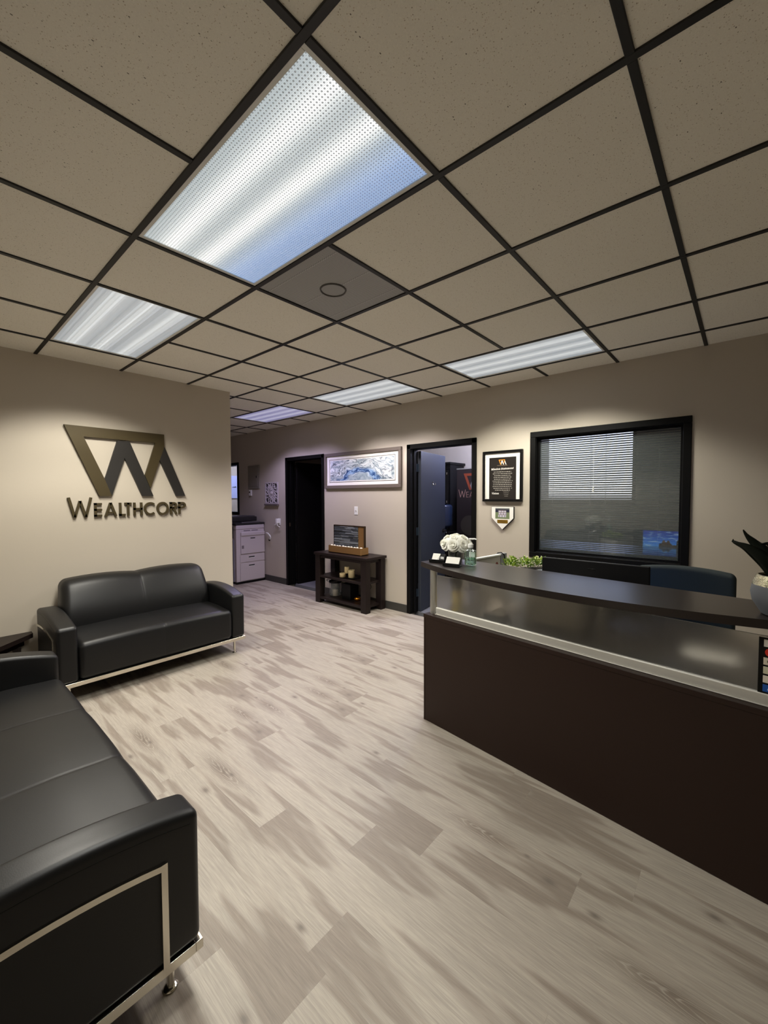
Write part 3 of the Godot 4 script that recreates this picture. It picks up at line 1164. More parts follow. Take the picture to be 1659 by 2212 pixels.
func letters(parent: Node3D, xf: Transform3D, z0: float, z1: float, m: Material, w := 0.019):
	var b := 1.315
	var t := 1.438
	var hw := w / 2
	var rows := {
		"W": [0.175, 0.355], "E": [0.367, 0.426], "A": [0.444, 0.544], "L": [0.561, 0.613], "T": [0.606, 0.664], "H": [0.679, 0.757], "C": [0.770, 0.877], "O": [0.883, 0.997], "R": [1.009, 1.078], "P": [1.091, 1.165],
	}
	for k in rows:
		var x0: float = rows[k][0]
		var x1: float = rows[k][1]
		var xm := (x0 + x1) / 2
		var st := new_st()
		match k:
			"W":
				var wt := 1.487
				var q := (x1 - x0 - w) / 4
				var xs := x0 + hw
				stroke(st, Vector2(xs, wt), Vector2(xs + q, b), w, z0, z1, xf)
				stroke(st, Vector2(xs + q, b), Vector2(xs + 2 * q, wt - 0.03), w, z0, z1, xf)
				stroke(st, Vector2(xs + 2 * q, wt - 0.03), Vector2(xs + 3 * q, b), w, z0, z1, xf)
				stroke(st, Vector2(xs + 3 * q, b), Vector2(xs + 4 * q, wt), w, z0, z1, xf)
			"E":
				stroke(st, Vector2(x0 + hw, b), Vector2(x0 + hw, t), w, z0, z1, xf)
				for y in [b + hw, (b + t) / 2, t - hw]:
					stroke(st, Vector2(x0, y), Vector2(x1, y), w * 0.9, z0, z1, xf)
			"A":
				stroke(st, Vector2(x0 + hw, b), Vector2(xm, t), w, z0, z1, xf)
				stroke(st, Vector2(x1 - hw, b), Vector2(xm, t), w, z0, z1, xf)
				stroke(st, Vector2(x0 + 0.028, b + 0.034), Vector2(x1 - 0.028, b + 0.034), w * 0.8, z0, z1, xf)
			"L":
				stroke(st, Vector2(x0 + hw, b), Vector2(x0 + hw, t), w, z0, z1, xf)
				stroke(st, Vector2(x0, b + hw), Vector2(x1, b + hw), w, z0, z1, xf)
			"T":
				stroke(st, Vector2(xm, b), Vector2(xm, t), w, z0, z1, xf)
				stroke(st, Vector2(x0, t - hw), Vector2(x1, t - hw), w, z0, z1, xf)
			"H":
				stroke(st, Vector2(x0 + hw, b), Vector2(x0 + hw, t), w, z0, z1, xf)
				stroke(st, Vector2(x1 - hw, b), Vector2(x1 - hw, t), w, z0, z1, xf)
				stroke(st, Vector2(x0, (b + t) / 2), Vector2(x1, (b + t) / 2), w, z0, z1, xf)
			"C":
				arc(st, Vector2(xm + 0.005, (b + t) / 2), Vector2((x1 - x0) / 2 + 0.005, (t - b) / 2 + 0.002), 0.85, TAU - 0.85, w, z0, z1, xf)
			"O":
				arc(st, Vector2(xm, (b + t) / 2), Vector2((x1 - x0) / 2, (t - b) / 2 + 0.003), 0, TAU, w, z0, z1, xf, 28)
			"R", "P":
				var my := b + 0.058
				stroke(st, Vector2(x0 + hw, b), Vector2(x0 + hw, t), w, z0, z1, xf)
				var cx := x1 - (t - my) / 2 - 0.002
				arc(st, Vector2(cx, (t + my) / 2), Vector2(x1 - cx, (t - my) / 2), -PI / 2, PI / 2, w * 0.95, z0, z1, xf, 14)
				stroke(st, Vector2(x0, t - hw * 0.95), Vector2(cx, t - hw * 0.95), w * 0.95, z0, z1, xf)
				stroke(st, Vector2(x0, my + hw * 0.95), Vector2(cx, my + hw * 0.95), w * 0.95, z0, z1, xf)
				if k == "R":
					stroke(st, Vector2(cx - 0.008, my + hw), Vector2(x1 - 0.006, b), w, z0, z1, xf)
		put("letter", st, m, parent)

func build_sign():
	var o := thing("wall_sign", "raised bronze and charcoal company sign with emblem and lettering above the two-seat sofa", "sign", Vector3(0, 0, FZ))
	logo_parts(o, Transform3D.IDENTITY, 0.004, 0.026, M.bronze_dark, M.charcoal)
	letters(o, Transform3D.IDENTITY, 0.002, 0.022, M.bronze_dark)

# ============================== reception desk ==============================
const DO := Vector3(1.519, 0, -0.719)
const DTURN := -1.69088

func desk_at(s: float, y: float, t: float) -> Vector3:
	return DO + Vector3(-0.1198, 0, 0.9928) * s + Vector3(0.9928, 0, 0.1198) * t + Vector3(0, y, 0)

func build_desk():
	var o := thing("reception_desk", "dark espresso reception desk with bowed counter and frosted glass panel", "desk", DO, DTURN)
	var ln := 1.95
	var st := new_st()
	rbox(st, Vector3(0.012 + (ln - 0.024) / 2, 0.355, -0.014), Vector3(ln - 0.024, 0.706, 0.026), 0.002)
	put("front_panel", st, M.espresso, o)
	for s in [0.006, ln - 0.006]:
		st = new_st()
		rbox(st, Vector3(s, 0.35, -0.40), Vector3(0.012, 0.70, 0.80), 0.002)
		put("side_panel", st, M.espresso, o)
	st = new_st()
	rbox(st, Vector3(ln / 2, 0.702, -0.06), Vector3(ln + 0.004, 0.024, 0.122), 0.002)
	put("ledge", st, M.espresso, o)
	st = new_st()
	rbox(st, Vector3(ln / 2 + 0.17, 0.715, -0.48), Vector3(ln - 0.37, 0.03, 0.76), 0.003)
	put("work_surface", st, M.espresso_dark, o)
	for s in [0.036, ln - 0.036]:
		st = new_st()
		cyl(st, Vector3(s, 0.714, -0.058), Vector3(s, 1.006, -0.058), 0.023, 0.023, 24)
		put("post", st, M.alu, o)
	# aluminium channel that holds the glass
	st = new_st()
	rbox(st, Vector3(ln / 2, 0.739, -0.055), Vector3(ln - 0.13, 0.046, 0.026), 0.008, Transform3D(), 3)
	rbox(st, Vector3(ln / 2, 0.7165, -0.050), Vector3(ln - 0.13, 0.004, 0.03), 0.0015)
	put("glass_channel", st, mat(Color(0.80, 0.79, 0.76), 0.55, 0.55), o)
	st = new_st()
	box(st, Vector3(ln / 2, 0.866, -0.056), Vector3(ln - 0.13, 0.212, 0.008))
	put("frosted_panel", st, M.frosted, o)
	# bowed counter
	var poly := PackedVector2Array()
	for i in 41:
		var s := lerpf(-0.1, 1.82, i / 40.0)
		var t := -0.125 + 0.205 * pow((s - 0.86) / 0.96, 2)
		poly.append(Vector2(s, -t))
	poly.append(Vector2(1.97, -0.09))
	poly.append(Vector2(1.97, -0.365))
	poly.append(Vector2(-0.1, -0.365))
	st = new_st()
	var xf := Transform3D(Basis(Vector3(1, 0, 0), Vector3(0, 0, 1), Vector3(0, -1, 0)), Vector3(0, 1.04, 0))
	prism(st, poly, 0.0, 0.034, xf)
	put("counter", st, M.espresso_dark, o)
	for s in [0.42, 1.0, 1.7]:
		st = new_st()
		rbox(st, Vector3(s, 0.868, -0.30), Vector3(0.02, 0.276, 0.02), 0.003)
		put("counter_bracket", st, M.alu, o)
	# card stickers on the frosted panel
	var g := thing("payment_sign", "black strip of card payment stickers on the frosted panel at the right edge", "sign", desk_at(1.642, 0, 0.045), DTURN)
	st = new_st()
	rbox(st, Vector3(0.06, 0.864, 0), Vector3(0.12, 0.208, 0.003), 0.001)
	put("backing", st, M.black, g)
	var cols := [Color(0.80, 0.78, 0.74), Color(0.75, 0.14, 0.06), Color(0.78, 0.74, 0.66), Color(0.76, 0.74, 0.64), Color(0.84, 0.80, 0.74), Color(0.05, 0.30, 0.62)]
	for i in 6:
		var y := 0.948 - i * 0.0335
		st = new_st()
		if i == 1:
			for k in 2:
				cyl(st, Vector3(0.033 + k * 0.028, y, 0.0015), Vector3(0.033 + k * 0.028, y, 0.0028 + k * 0.0004), 0.0155, 0.0155, 24)
		else:
			rbox(st, Vector3(0.05, y, 0.002), Vector3(0.072, 0.027, 0.0016), 0.0007)
		var stk := put("sticker", st, mat(cols[i], 0.5), g)
		var words := ["VISA", "", "DISCOVER", "", "JCB", "AMEX"]
		if words[i] != "":
			var tm := put("print", text_mesh(words[i], 0.017 if i != 2 else 0.011, 0.0006, true), mat([Color(0.16, 0.16, 0.34), Color.WHITE, Color(0.2, 0.2, 0.18), Color.WHITE, Color(0.24, 0.08, 0.14), Color(0.75, 0.85, 0.92)][i], 0.5), stk)
			tm.position = Vector3(0.05, y, 0.0031)

func build_desk_things():
	var st: SurfaceTool
	# business card holders
	for i in 2:
		var at := desk_at(0.005, 1.04, 0.138) if i == 0 else desk_at(0.172, 1.04, 0.082)
		var turn := DTURN + 0.28
		var h := thing("card_holder", ["black business card holder nearest the counter's left tip", "black business card holder in front of the glass vase"][i], "card holder", at, turn, "business card holders on the counter")
		st = new_st()
		rbox(st, Vector3(0, 0.004, 0.0), Vector3(0.112, 0.008, 0.05), 0.003)
		rbox(st, Vector3(0, 0.012, 0.024), Vector3(0.112, 0.02, 0.006), 0.002)
		put("base", st, M.black_gloss, h)
		var lean := Transform3D(Basis(Vector3(1, 0, 0), -0.62), Vector3(0, 0.008, 0.006))
		st = new_st()
		rbox(st, Vector3(0, 0.028, -0.01), Vector3(0.108, 0.05, 0.004), 0.002, lean)
		put("back", st, M.black_gloss, h)
		var c := thing("business_cards", ["stack of white and black business cards with a stripe, nearest the counter's tip", "stack of plain white business cards in front of the vase"][i], "cards", at, turn, "business cards in the holders")
		st = new_st()
		rbox(st, Vector3(-0.018 if i == 0 else 0.0, 0.029, 0.0), Vector3(0.054 if i == 0 else 0.092, 0.054, 0.012), 0.0008, lean)
		put("cards", st, M.paper, c)
		if i == 0:
			st = new_st()
			rbox(st, Vector3(0.028, 0.029, 0.0), Vector3(0.038, 0.054, 0.012), 0.0008, lean)
			put("dark_half", st, M.black, c)
			st = new_st()
			for k in 2:
				rbox(st, Vector3(0.003 - k * 0.007, 0.029, 0.0063), Vector3(0.002, 0.058, 0.0006), 0.0002, lean * Transform3D(Basis(Vector3(0, 0, 1), -0.35), Vector3(0.0, 0, 0)))
			put("stripe", st, M.black, c)
			var lx := lean * Transform3D(Basis.from_scale(Vector3(0.03, 0.03, 0.03)), Vector3(0.009, -0.03, 0.0062))
			logo_parts(c, lx, 0.0, 0.01, M.white, M.white)
	# vase with white flowers
	var v0 := Vector3(1.764, 1.04, -0.623)
	var v := thing("glass_vase", "clear round glass vase holding the white flowers on the counter", "vase", v0)
	st = new_st()
	lathe(st, [Vector2(0.0, 0.0), Vector2(0.042, 0.0), Vector2(0.05, 0.01), Vector2(0.053, 0.06), Vector2(0.053, 0.105)], 28)
	put("bowl", st, M.glass, v)
	var rng := RandomNumberGenerator.new()
	rng.seed = 31
	var petal := mat(Color(0.97, 0.965, 0.93), 0.7)
	petal.backlight_enabled = true
	petal.backlight = Color(0.4, 0.4, 0.36)
	var stem := mat(Color(0.16, 0.24, 0.10), 0.6)
	var dirs := [Vector3(0, 1, 0)]
	for i in 5:
		dirs.append(Vector3(sin(TAU * i / 5.0) * 0.62, 0.75, cos(TAU * i / 5.0) * 0.62))
	for i in 8:
		dirs.append(Vector3(sin(TAU * (i + 0.4) / 8.0), 0.22, cos(TAU * (i + 0.4) / 8.0)))
	for i in dirs.size():
		var d: Vector3 = dirs[i].normalized()
		var top := Vector3(d.x * 0.09, 0.112 + d.y * 0.062, d.z * 0.09)
		var f := thing("flower", "topmost white bloom crowning the bouquet in the glass vase" if i == 0 else "white bloom in the bouquet's %s, turned towards %s" % ["upper ring" if i < 6 else "lower ring", facing(d)], "flower", v0, 0.0, "white blooms in the vase")
		st = new_st()
		var bs := 0.036 + 0.006 * rng.randf()
		bloom(st, top, basis_along(d), rng, bs)
		ball(st, top - d * 0.006, Vector3(bs, bs, bs) * 0.42, 10, 7)
		put("bloom", st, petal, f)
		st = new_st()
		tube(st, [Vector3(-d.x * 0.02, 0.012, -d.z * 0.02), Vector3(d.x * 0.012, 0.075, d.z * 0.012), top - d * 0.012], 0.0022, 5)
		put("stem", st, stem, f)
	# hand sanitiser
	var sb := thing("sanitizer_bottle", "clear pump bottle half full of green hand sanitizer", "pump bottle", Vector3(1.675, 1.04, -0.461), DTURN + 0.2)
	var green := mat(Color(0.85, 0.95, 0.90, 0.06), 0.05)
	green.transparency = BaseMaterial3D.TRANSPARENCY_ALPHA
	st = new_st()
	rbox(st, Vector3(0, 0.052, 0), Vector3(0.074, 0.102, 0.046), 0.012, Transform3D(), 3)
	lathe(st, [Vector2(0.03, 0.1), Vector2(0.018, 0.108), Vector2(0.015, 0.112), Vector2(0.015, 0.122)], 20)
	put("bottle", st, green, sb)
	var gel := mat(Color(0.78, 0.97, 0.85, 0.0), 0.03)
	gel.refraction_enabled = true
	gel.refraction_scale = 0.035
	st = new_st()
	rbox(st, Vector3(0, 0.031, 0), Vector3(0.068, 0.052, 0.040), 0.010, Transform3D(), 2)
	put("gel", st, gel, sb)
	st = new_st()
	box(st, Vector3(0, 0.062, -0.0235), Vector3(0.04, 0.05, 0.0006))
	put("label", st, mat(Color(0.80, 0.88, 0.83), 0.6), sb)
	st = new_st()
	lathe(st, [Vector2(0.017, 0.118), Vector2(0.018, 0.14), Vector2(0.012, 0.143), Vector2(0.005, 0.145), Vector2(0.005, 0.168), Vector2(0.012, 0.17), Vector2(0.012, 0.178), Vector2(0.0, 0.179)], 18)
	tube(st, [Vector3(0.0, 0.173, 0), Vector3(0.03, 0.176, 0.0), Vector3(0.042, 0.172, 0.0)], [0.006, 0.005, 0.004], 8)
	tube(st, [Vector3(0, 0.12, 0), Vector3(0, 0.06, 0), Vector3(0.004, 0.012, 0)], 0.0022, 6)
	put("pump", st, M.white, sb)
	# grey desk screen behind the counter
	var ds := thing("desk_screen", "grey desk screen with white top edge behind the sanitizer bottle", "screen", Vector3(1.925, 0.73, -0.558))
	var ax := Vector3(0.305, 0, 0.036).normalized()
	var sx := Transform3D(Basis(ax, Vector3.UP, ax.cross(Vector3.UP)), Vector3.ZERO)
	st = new_st()
	rbox(st, Vector3(0.135, 0.155, 0), Vector3(0.33, 0.31, 0.02), 0.004, sx)
	put("panel", st, mat(Color(0.66, 0.64, 0.61), 0.5), ds)
	st = new_st()
	rbox(st, Vector3(0.135, 0.316, 0), Vector3(0.335, 0.012, 0.026), 0.003, sx)
	put("top_edge", st, M.white, ds)
	st = new_st()
	rbox(st, Vector3(0.345, 0.162, -0.01), Vector3(0.07, 0.325, 0.05), 0.004, sx)
	put("end_post", st, mat(Color(0.50, 0.50, 0.51), 0.5), ds)
	st = new_st()
	lathe(st, [Vector2(0.0, 0.0), Vector2(0.017, 0.0), Vector2(0.018, -0.001)], 20)
	var dot := put("round_sticker", st, mat(Color(0.42, 0.13, 0.05), 0.5), ds)
	dot.transform = sx * Transform3D(Basis(Vector3(1, 0, 0), Vector3(0, 0, 1), Vector3(0, -1, 0)), Vector3(0.25, 0.25, 0.0105))
	var cb := thing("cable", "black cable hanging over the grey desk screen's post", "cable", Vector3(1.925, 0.73, -0.558))
	st = new_st()
	tube(st, [sx * Vector3(0.30, 0.327, -0.02), sx * Vector3(0.315, 0.333, 0.005), sx * Vector3(0.33, 0.315, 0.022), sx * Vector3(0.345, 0.24, 0.024), sx * Vector3(0.365, 0.15, 0.026), sx * Vector3(0.37, 0.01, 0.026)], 0.004, 7)
	put("cord", st, M.black, cb)
	# planter
	var pl := thing("planter_box", "white trough planter behind the counter beside the black monitor", "planter", Vector3(2.178, 0.73, -0.312), -0.72)
	st = new_st()
	rbox(st, Vector3(0, 0.12, 0), Vector3(0.34, 0.24, 0.11), 0.008)
	put("trough", st, M.white, pl)
	st = new_st()
	rbox(st, Vector3(0, 0.241, 0), Vector3(0.31, 0.006, 0.085), 0.002)
	put("soil", st, mat(Color(0.12, 0.09, 0.06), 0.9), pl)
	var greens := [mat(Color(0.42, 0.55, 0.17), 0.5), mat(Color(0.68, 0.76, 0.32), 0.5), mat(Color(0.90, 0.90, 0.66), 0.6)]
	for g in greens:
		g.backlight_enabled = true
		g.backlight = Color(0.2, 0.25, 0.08)
	for i in 3:
		var c := pl.transform * Vector3(-0.102 + i * 0.108, 0.244, 0)
		var sh := thing("leafy_plant", ["small leafy green plant at the left end of the white planter", "small leafy green plant in the middle of the white planter", "small leafy plant with pale buds beside the black monitor"][i], "plant", c, 0.0, "small plants in the white planter")
		var sts := [new_st(), new_st(), new_st()]
		for k in 120:
			var d := Vector3(rng.randf_range(-1, 1), rng.randf_range(-0.1, 1.0), rng.randf_range(-1, 1)).normalized()
			var p := Vector3(d.x * 0.056, 0.012 + absf(d.y) * 0.066, d.z * 0.056) * rng.randf_range(0.5, 1.0)
			leaf_blade(sts[0 if k % 2 == 0 else 1], p, (d + Vector3(0, 0.4, 0)).normalized(), 0.028, 0.016)
		for k in (26 if i == 2 else 8):
			var d := Vector3(rng.randf_range(-1, 1), rng.randf_range(0.2, 1.0), rng.randf_range(-1, 1)).normalized()
			ball(sts[2], Vector3(d.x * 0.056, 0.012 + d.y * 0.075, d.z * 0.056), Vector3(0.005, 0.005, 0.005), 6, 4)
		for k in 3:
			put(["dark_leaves", "light_leaves", "buds"][k], sts[k], greens[k], sh).set_meta("kind", "stuff")
	# monitor with its screen towards the wall
	var mo := thing("monitor", "black computer monitor seen from behind over the counter", "monitor", Vector3(2.02, 0.73, 0.176))
	st = new_st()
	rbox(st, Vector3(0, 0.19, 0), Vector3(0.024, 0.345, 0.60), 0.006)
	rbox(st, Vector3(-0.02, 0.15, 0), Vector3(0.03, 0.2, 0.34), 0.012)
	put("shell", st, mat(Color(0.045, 0.045, 0.055), 0.5, 0, 0.3), mo)
	st = new_st()
	rbox(st, Vector3(-0.03, 0.06, 0), Vector3(0.03, 0.12, 0.05), 0.006)
	rbox(st, Vector3(-0.02, 0.005, 0), Vector3(0.16, 0.01, 0.22), 0.004)
	put("stand", st, M.black, mo)
	st = new_st()
	rbox(st, Vector3(-0.0125, 0.315, 0.0), Vector3(0.002, 0.008, 0.045), 0.0008)
	put("badge", st, M.black_gloss, mo)
	st = new_st()
	quad(st, Vector3(0.0125, 0.07, 0.29), Vector3(0.0125, 0.07, -0.20), Vector3(0.0125, 0.356, -0.20), Vector3(0.0125, 0.356, 0.29), Vector3(1, 0, 0))
	put("display", st, display_material(), mo)
	# receptionist's chair
	var ch := thing("office_chair", "dark teal office chair behind the reception counter", "chair", Vector3(2.42, 0, 0.59))
	var fab := mat(Color(0.09, 0.135, 0.145), 0.8)
	st = new_st()
	var bendc := func(p: Vector3) -> Vector3:
		return p + Vector3(0.05 * pow(p.z / 0.26, 2) * -1.0, 0.02 * (1.0 - pow(p.z / 0.26, 2)) * smoothstep(0.1, 0.25, p.y), 0)
	soft(st, Vector3(0.06, 0.775, 0), Vector3(0.07, 0.51, 0.50), 0.03, Vector3i(2, 8, 10), [[], [], []], bendc)
	st.generate_normals()
	put("backrest", st, fab, ch)
	st = new_st()
	rbox(st, Vector3(-0.13, 0.47, 0), Vector3(0.46, 0.08, 0.50), 0.03, Transform3D(), 3)
	put("seat", st, fab, ch)
	st = new_st()
	cyl(st, Vector3(-0.13, 0.09, 0), Vector3(-0.13, 0.44, 0), 0.03, 0.03)
	put("column", st, M.black, ch)
	for i in 5:
		var a := TAU * i / 5.0
		st = new_st()
		tube(st, [Vector3(-0.13, 0.11, 0), Vector3(-0.13 + 0.27 * cos(a), 0.07, 0.27 * sin(a))], [0.025, 0.014], 8)
		ball(st, Vector3(-0.13 + 0.27 * cos(a), 0.03, 0.27 * sin(a)), Vector3(0.03, 0.03, 0.03), 10, 8)
		put("leg", st, M.black, ch)
	# things on the work surface, blurred by the frosted panel
	var yb := thing("yellow_bottle", "yellow bottle with dark cap blurred behind the frosted panel's left end", "bottle", desk_at(0.16, 0.73, 0.16))
	st = new_st()
	lathe(st, [Vector2(0.0, 0.0), Vector2(0.035, 0.0), Vector2(0.037, 0.01), Vector2(0.037, 0.13), Vector2(0.025, 0.15)], 20)
	put("body", st, mat(Color(0.72, 0.62, 0.14), 0.5), yb)
	st = new_st()
	lathe(st, [Vector2(0.025, 0.15), Vector2(0.04, 0.155), Vector2(0.04, 0.235), Vector2(0.0, 0.24)], 20)
	put("cap", st, M.black, yb)
	var wb := thing("paper_tray", "stack of white papers in a tray blurred behind the frosted panel", "paper tray", desk_at(0.72, 0.73, 0.36), DTURN)
	st = new_st()
	rbox(st, Vector3(0, 0.125, 0), Vector3(0.30, 0.25, 0.15), 0.004)
	put("papers", st, M.paper, wb)
	st = new_st()
	rbox(st, Vector3(0, 0.006, 0), Vector3(0.33, 0.012, 0.18), 0.003)
	put("tray", st, M.black, wb)
	var sh2 := thing("paper_sheets", "loose white sheets on the work surface, blurred behind the frosted panel's right half", "papers", desk_at(1.44, 0.73, 0.42), DTURN + 0.2)
	st = new_st()
	rbox(st, Vector3(0, 0.004, 0), Vector3(0.20, 0.008, 0.13), 0.001)
	put("sheets", st, M.paper, sh2)
	var ph := thing("tape_dispenser", "black tape dispenser blurred behind the frosted panel", "tape dispenser", desk_at(0.47, 0.73, 0.14), DTURN)
	st = new_st()
	rbox(st, Vector3(0, 0.025, 0), Vector3(0.14, 0.05, 0.06), 0.012, Transform3D(), 2)
	put("base", st, M.black, ph)
	st = new_st()
	cyl(st, Vector3(0.015, 0.055, -0.012), Vector3(0.015, 0.055, 0.012), 0.036, 0.036, 24)
	put("reel", st, M.paper, ph)
	# potted plant at the right edge
	var pc := desk_at(1.697, 1.04, 0.13)
	var pot := thing("plant_pot", "grey round pot with crackled silver rim at the counter's right end", "pot", pc)
	st = new_st()
	lathe(st, [Vector2(0.0, 0.0), Vector2(0.055, 0.0), Vector2(0.062, 0.004), Vector2(0.088, 0.05), Vector2(0.094, 0.085), Vector2(0.089, 0.112)], 36)
	put("body", st, mat(Color(0.37, 0.38, 0.40), 0.6), pot)
	var silver := mat(Color(0.75, 0.72, 0.62), 0.22, 1.0)
	bump(silver, 5, 0.06, 0.5, 14.0)
	st = new_st()
	lathe(st, [Vector2(0.089, 0.112), Vector2(0.084, 0.13), Vector2(0.077, 0.15), Vector2(0.071, 0.151), Vector2(0.072, 0.14)], 36)
	put("rim", st, silver, pot)
	st = new_st()
	lathe(st, [Vector2(0.0, 0.136), Vector2(0.073, 0.134)], 24)
	put("soil", st, mat(Color(0.05, 0.04, 0.035), 0.95), pot)
	var ag := thing("agave_plant", "dark spiky agave with curled leaf tips in the silver-rimmed pot", "plant", pc)
	var lf := mat(Color(0.05, 0.075, 0.045), 0.45, 0, 0.35)
	# leaf lines in (s, y, t) offsets from the pot's centre
	var lines := [
		[[-0.01, 0.13, 0.0], [-0.05, 0.20, -0.01], [-0.10, 0.245, -0.015], [-0.135, 0.262, -0.015], [-0.150, 0.272, -0.012], [-0.147, 0.278, -0.012]],
		[[0.0, 0.13, 0.01], [-0.04, 0.21, 0.015], [-0.085, 0.262, 0.02], [-0.110, 0.292, 0.02], [-0.122, 0.315, 0.02]],
		[[0.015, 0.13, 0.0], [-0.002, 0.20, 0.0], [-0.018, 0.245, 0.0], [-0.045, 0.266, 0.0], [-0.066, 0.264, 0.0], [-0.073, 0.270, 0.0]],
		[[0.01, 0.13, 0.0], [0.03, 0.23, 0.0], [0.05, 0.30, 0.01], [0.07, 0.36, 0.01]],
		[[0.02, 0.13, 0.01], [0.09, 0.20, 0.03], [0.15, 0.23, 0.05], [0.19, 0.235, 0.06]],
		[[0.0, 0.13, -0.02], [0.03, 0.2, -0.08], [0.06, 0.24, -0.13], [0.08, 0.25, -0.16]],
		[[0.0, 0.13, 0.02], [0.02, 0.21, 0.09], [0.02, 0.25, 0.14], [0.02, 0.26, 0.17]],
	]
	for l in lines:
		st = new_st()
		var pts := []
		for q in l:
			pts.append(Vector3(-0.1198, 0, 0.9928) * q[0] + Vector3(0.9928, 0, 0.1198) * q[2] + Vector3(0, q[1], 0))
		spear(st, pts, 0.029)
		put("leaf", st, lf, ag)

func facing(d: Vector3) -> String:
	var names := ["the window wall", "the green plants and the wall", "the black monitor", "the sanitizer bottle", "the card holder before the vase", "the black sofas", "the card holder at the counter's tip", "the copper fountain", "the passage and copier", "the open dark doorway", "the open blue-grey door", "the home-plate plaque"]
	return names[posmod(roundi(atan2(d.z, d.x) / TAU * 12.0), 12)]

func bloom(st: SurfaceTool, c: Vector3, b: Basis, rng: RandomNumberGenerator, size: float):
	for ring in 4:
		var n: int = [4, 6, 8, 9][ring]
		var open: float = [0.12, 0.38, 0.72, 1.05][ring]
		for i in n:
			var a := TAU * (i + 0.5 * ring) / n + rng.randf_range(-0.2, 0.2)
			var o := b * Basis(Vector3.UP, a)
			var ln := size * (0.62 + 0.14 * ring) * rng.randf_range(0.9, 1.1)
			var wd := ln * 0.60
			var P := []
			for u in 5:
				var row := []
				var f := u / 4.0
				var ang := open * f * 1.15 + 0.15
				for k in 5:
					var g := (k - 2) / 2.0
					var width := wd * (0.45 + 0.75 * sin(PI * clampf(0.1 + 0.62 * f, 0, 1)))
					var r := 0.15 * size + ln * f * sin(ang)
					var y := ln * f * cos(ang) * 0.9 - 0.006 * ring
					row.append(c + o * Vector3(g * width, y - 0.30 * wd * g * g * f, r - 0.32 * wd * g * g))
				P.append(row)
			for u in 4:
				for k in 4:
					var q := [P[u][k], P[u][k + 1], P[u + 1][k + 1], P[u + 1][k]]
					var nn: Vector3 = (q[1] - q[0]).cross(q[3] - q[0]).normalized()
					quad_n(st, q, [nn, nn, nn, nn])

func leaf_blade(st: SurfaceTool, p: Vector3, d: Vector3, ln: float, w: float):
	var side := d.cross(Vector3(0.3, 1, 0.2)).normalized()
	var up := side.cross(d).normalized()
	var m := p + d * ln * 0.5 + up * ln * 0.12
	var tip := p + d * ln - up * ln * 0.05
	var l := m + side * w / 2 + up * w * 0.2
	var r := m - side * w / 2 + up * w * 0.2
	for t in [[p, l, m], [l, tip, m], [p, m, r], [m, tip, r]]:
		var n: Vector3 = (t[1] - t[0]).cross(t[2] - t[0]).normalized()
		if n.dot(up) < 0:
			n = -n
		tri(st, t[0], t[1], t[2], n)

# pointed fleshy leaf along a line, channelled above
func spear(st: SurfaceTool, line: Array, w: float):
	var cv := Curve3D.new()
	for i in line.size():
		var t: Vector3 = (line[mini(i + 1, line.size() - 1)] - line[maxi(i - 1, 0)]) / 6.0
		cv.add_point(line[i], -t, t)
	var total := cv.get_baked_length()
	var n := 22
	var rows := []
	for i in n + 1:
		var f := i / float(n)
		var p := cv.sample_baked(f * total, true)
		var q := cv.sample_baked(minf(f * total + 0.002, total), true)
		var pp := cv.sample_baked(maxf(f * total - 0.002, 0), true)
		var d := (q - pp).normalized()
		var side := d.cross(Vector3(0.55, 0.4, -0.6)).normalized()
		if i > 0 and side.dot(rows[i - 1][1]) < 0:
			side = -side
		var up := side.cross(d).normalized()
		var ww: float = w * (0.55 + 0.75 * sin(PI * clampf(f * 1.05, 0, 1) * 0.8 + 0.25)) * pow(1.0 - f, 0.75) + 0.0022
		rows.append([p, side, up, ww])
	for i in n:
		for k in 6:
			var q := []
			var nn := []
			for e in [[i, k], [i, k + 1], [i + 1, k + 1], [i + 1, k]]:
				var r: Array = rows[e[0]]
				var a: float = TAU * e[1] / 6.0
				q.append(r[0] + r[1] * cos(a) * r[3] + r[2] * (sin(a) * r[3] * 0.18))
				nn.append((r[1] * cos(a) * 0.3 + r[2] * sin(a)).normalized())
			quad_n(st, q, nn)

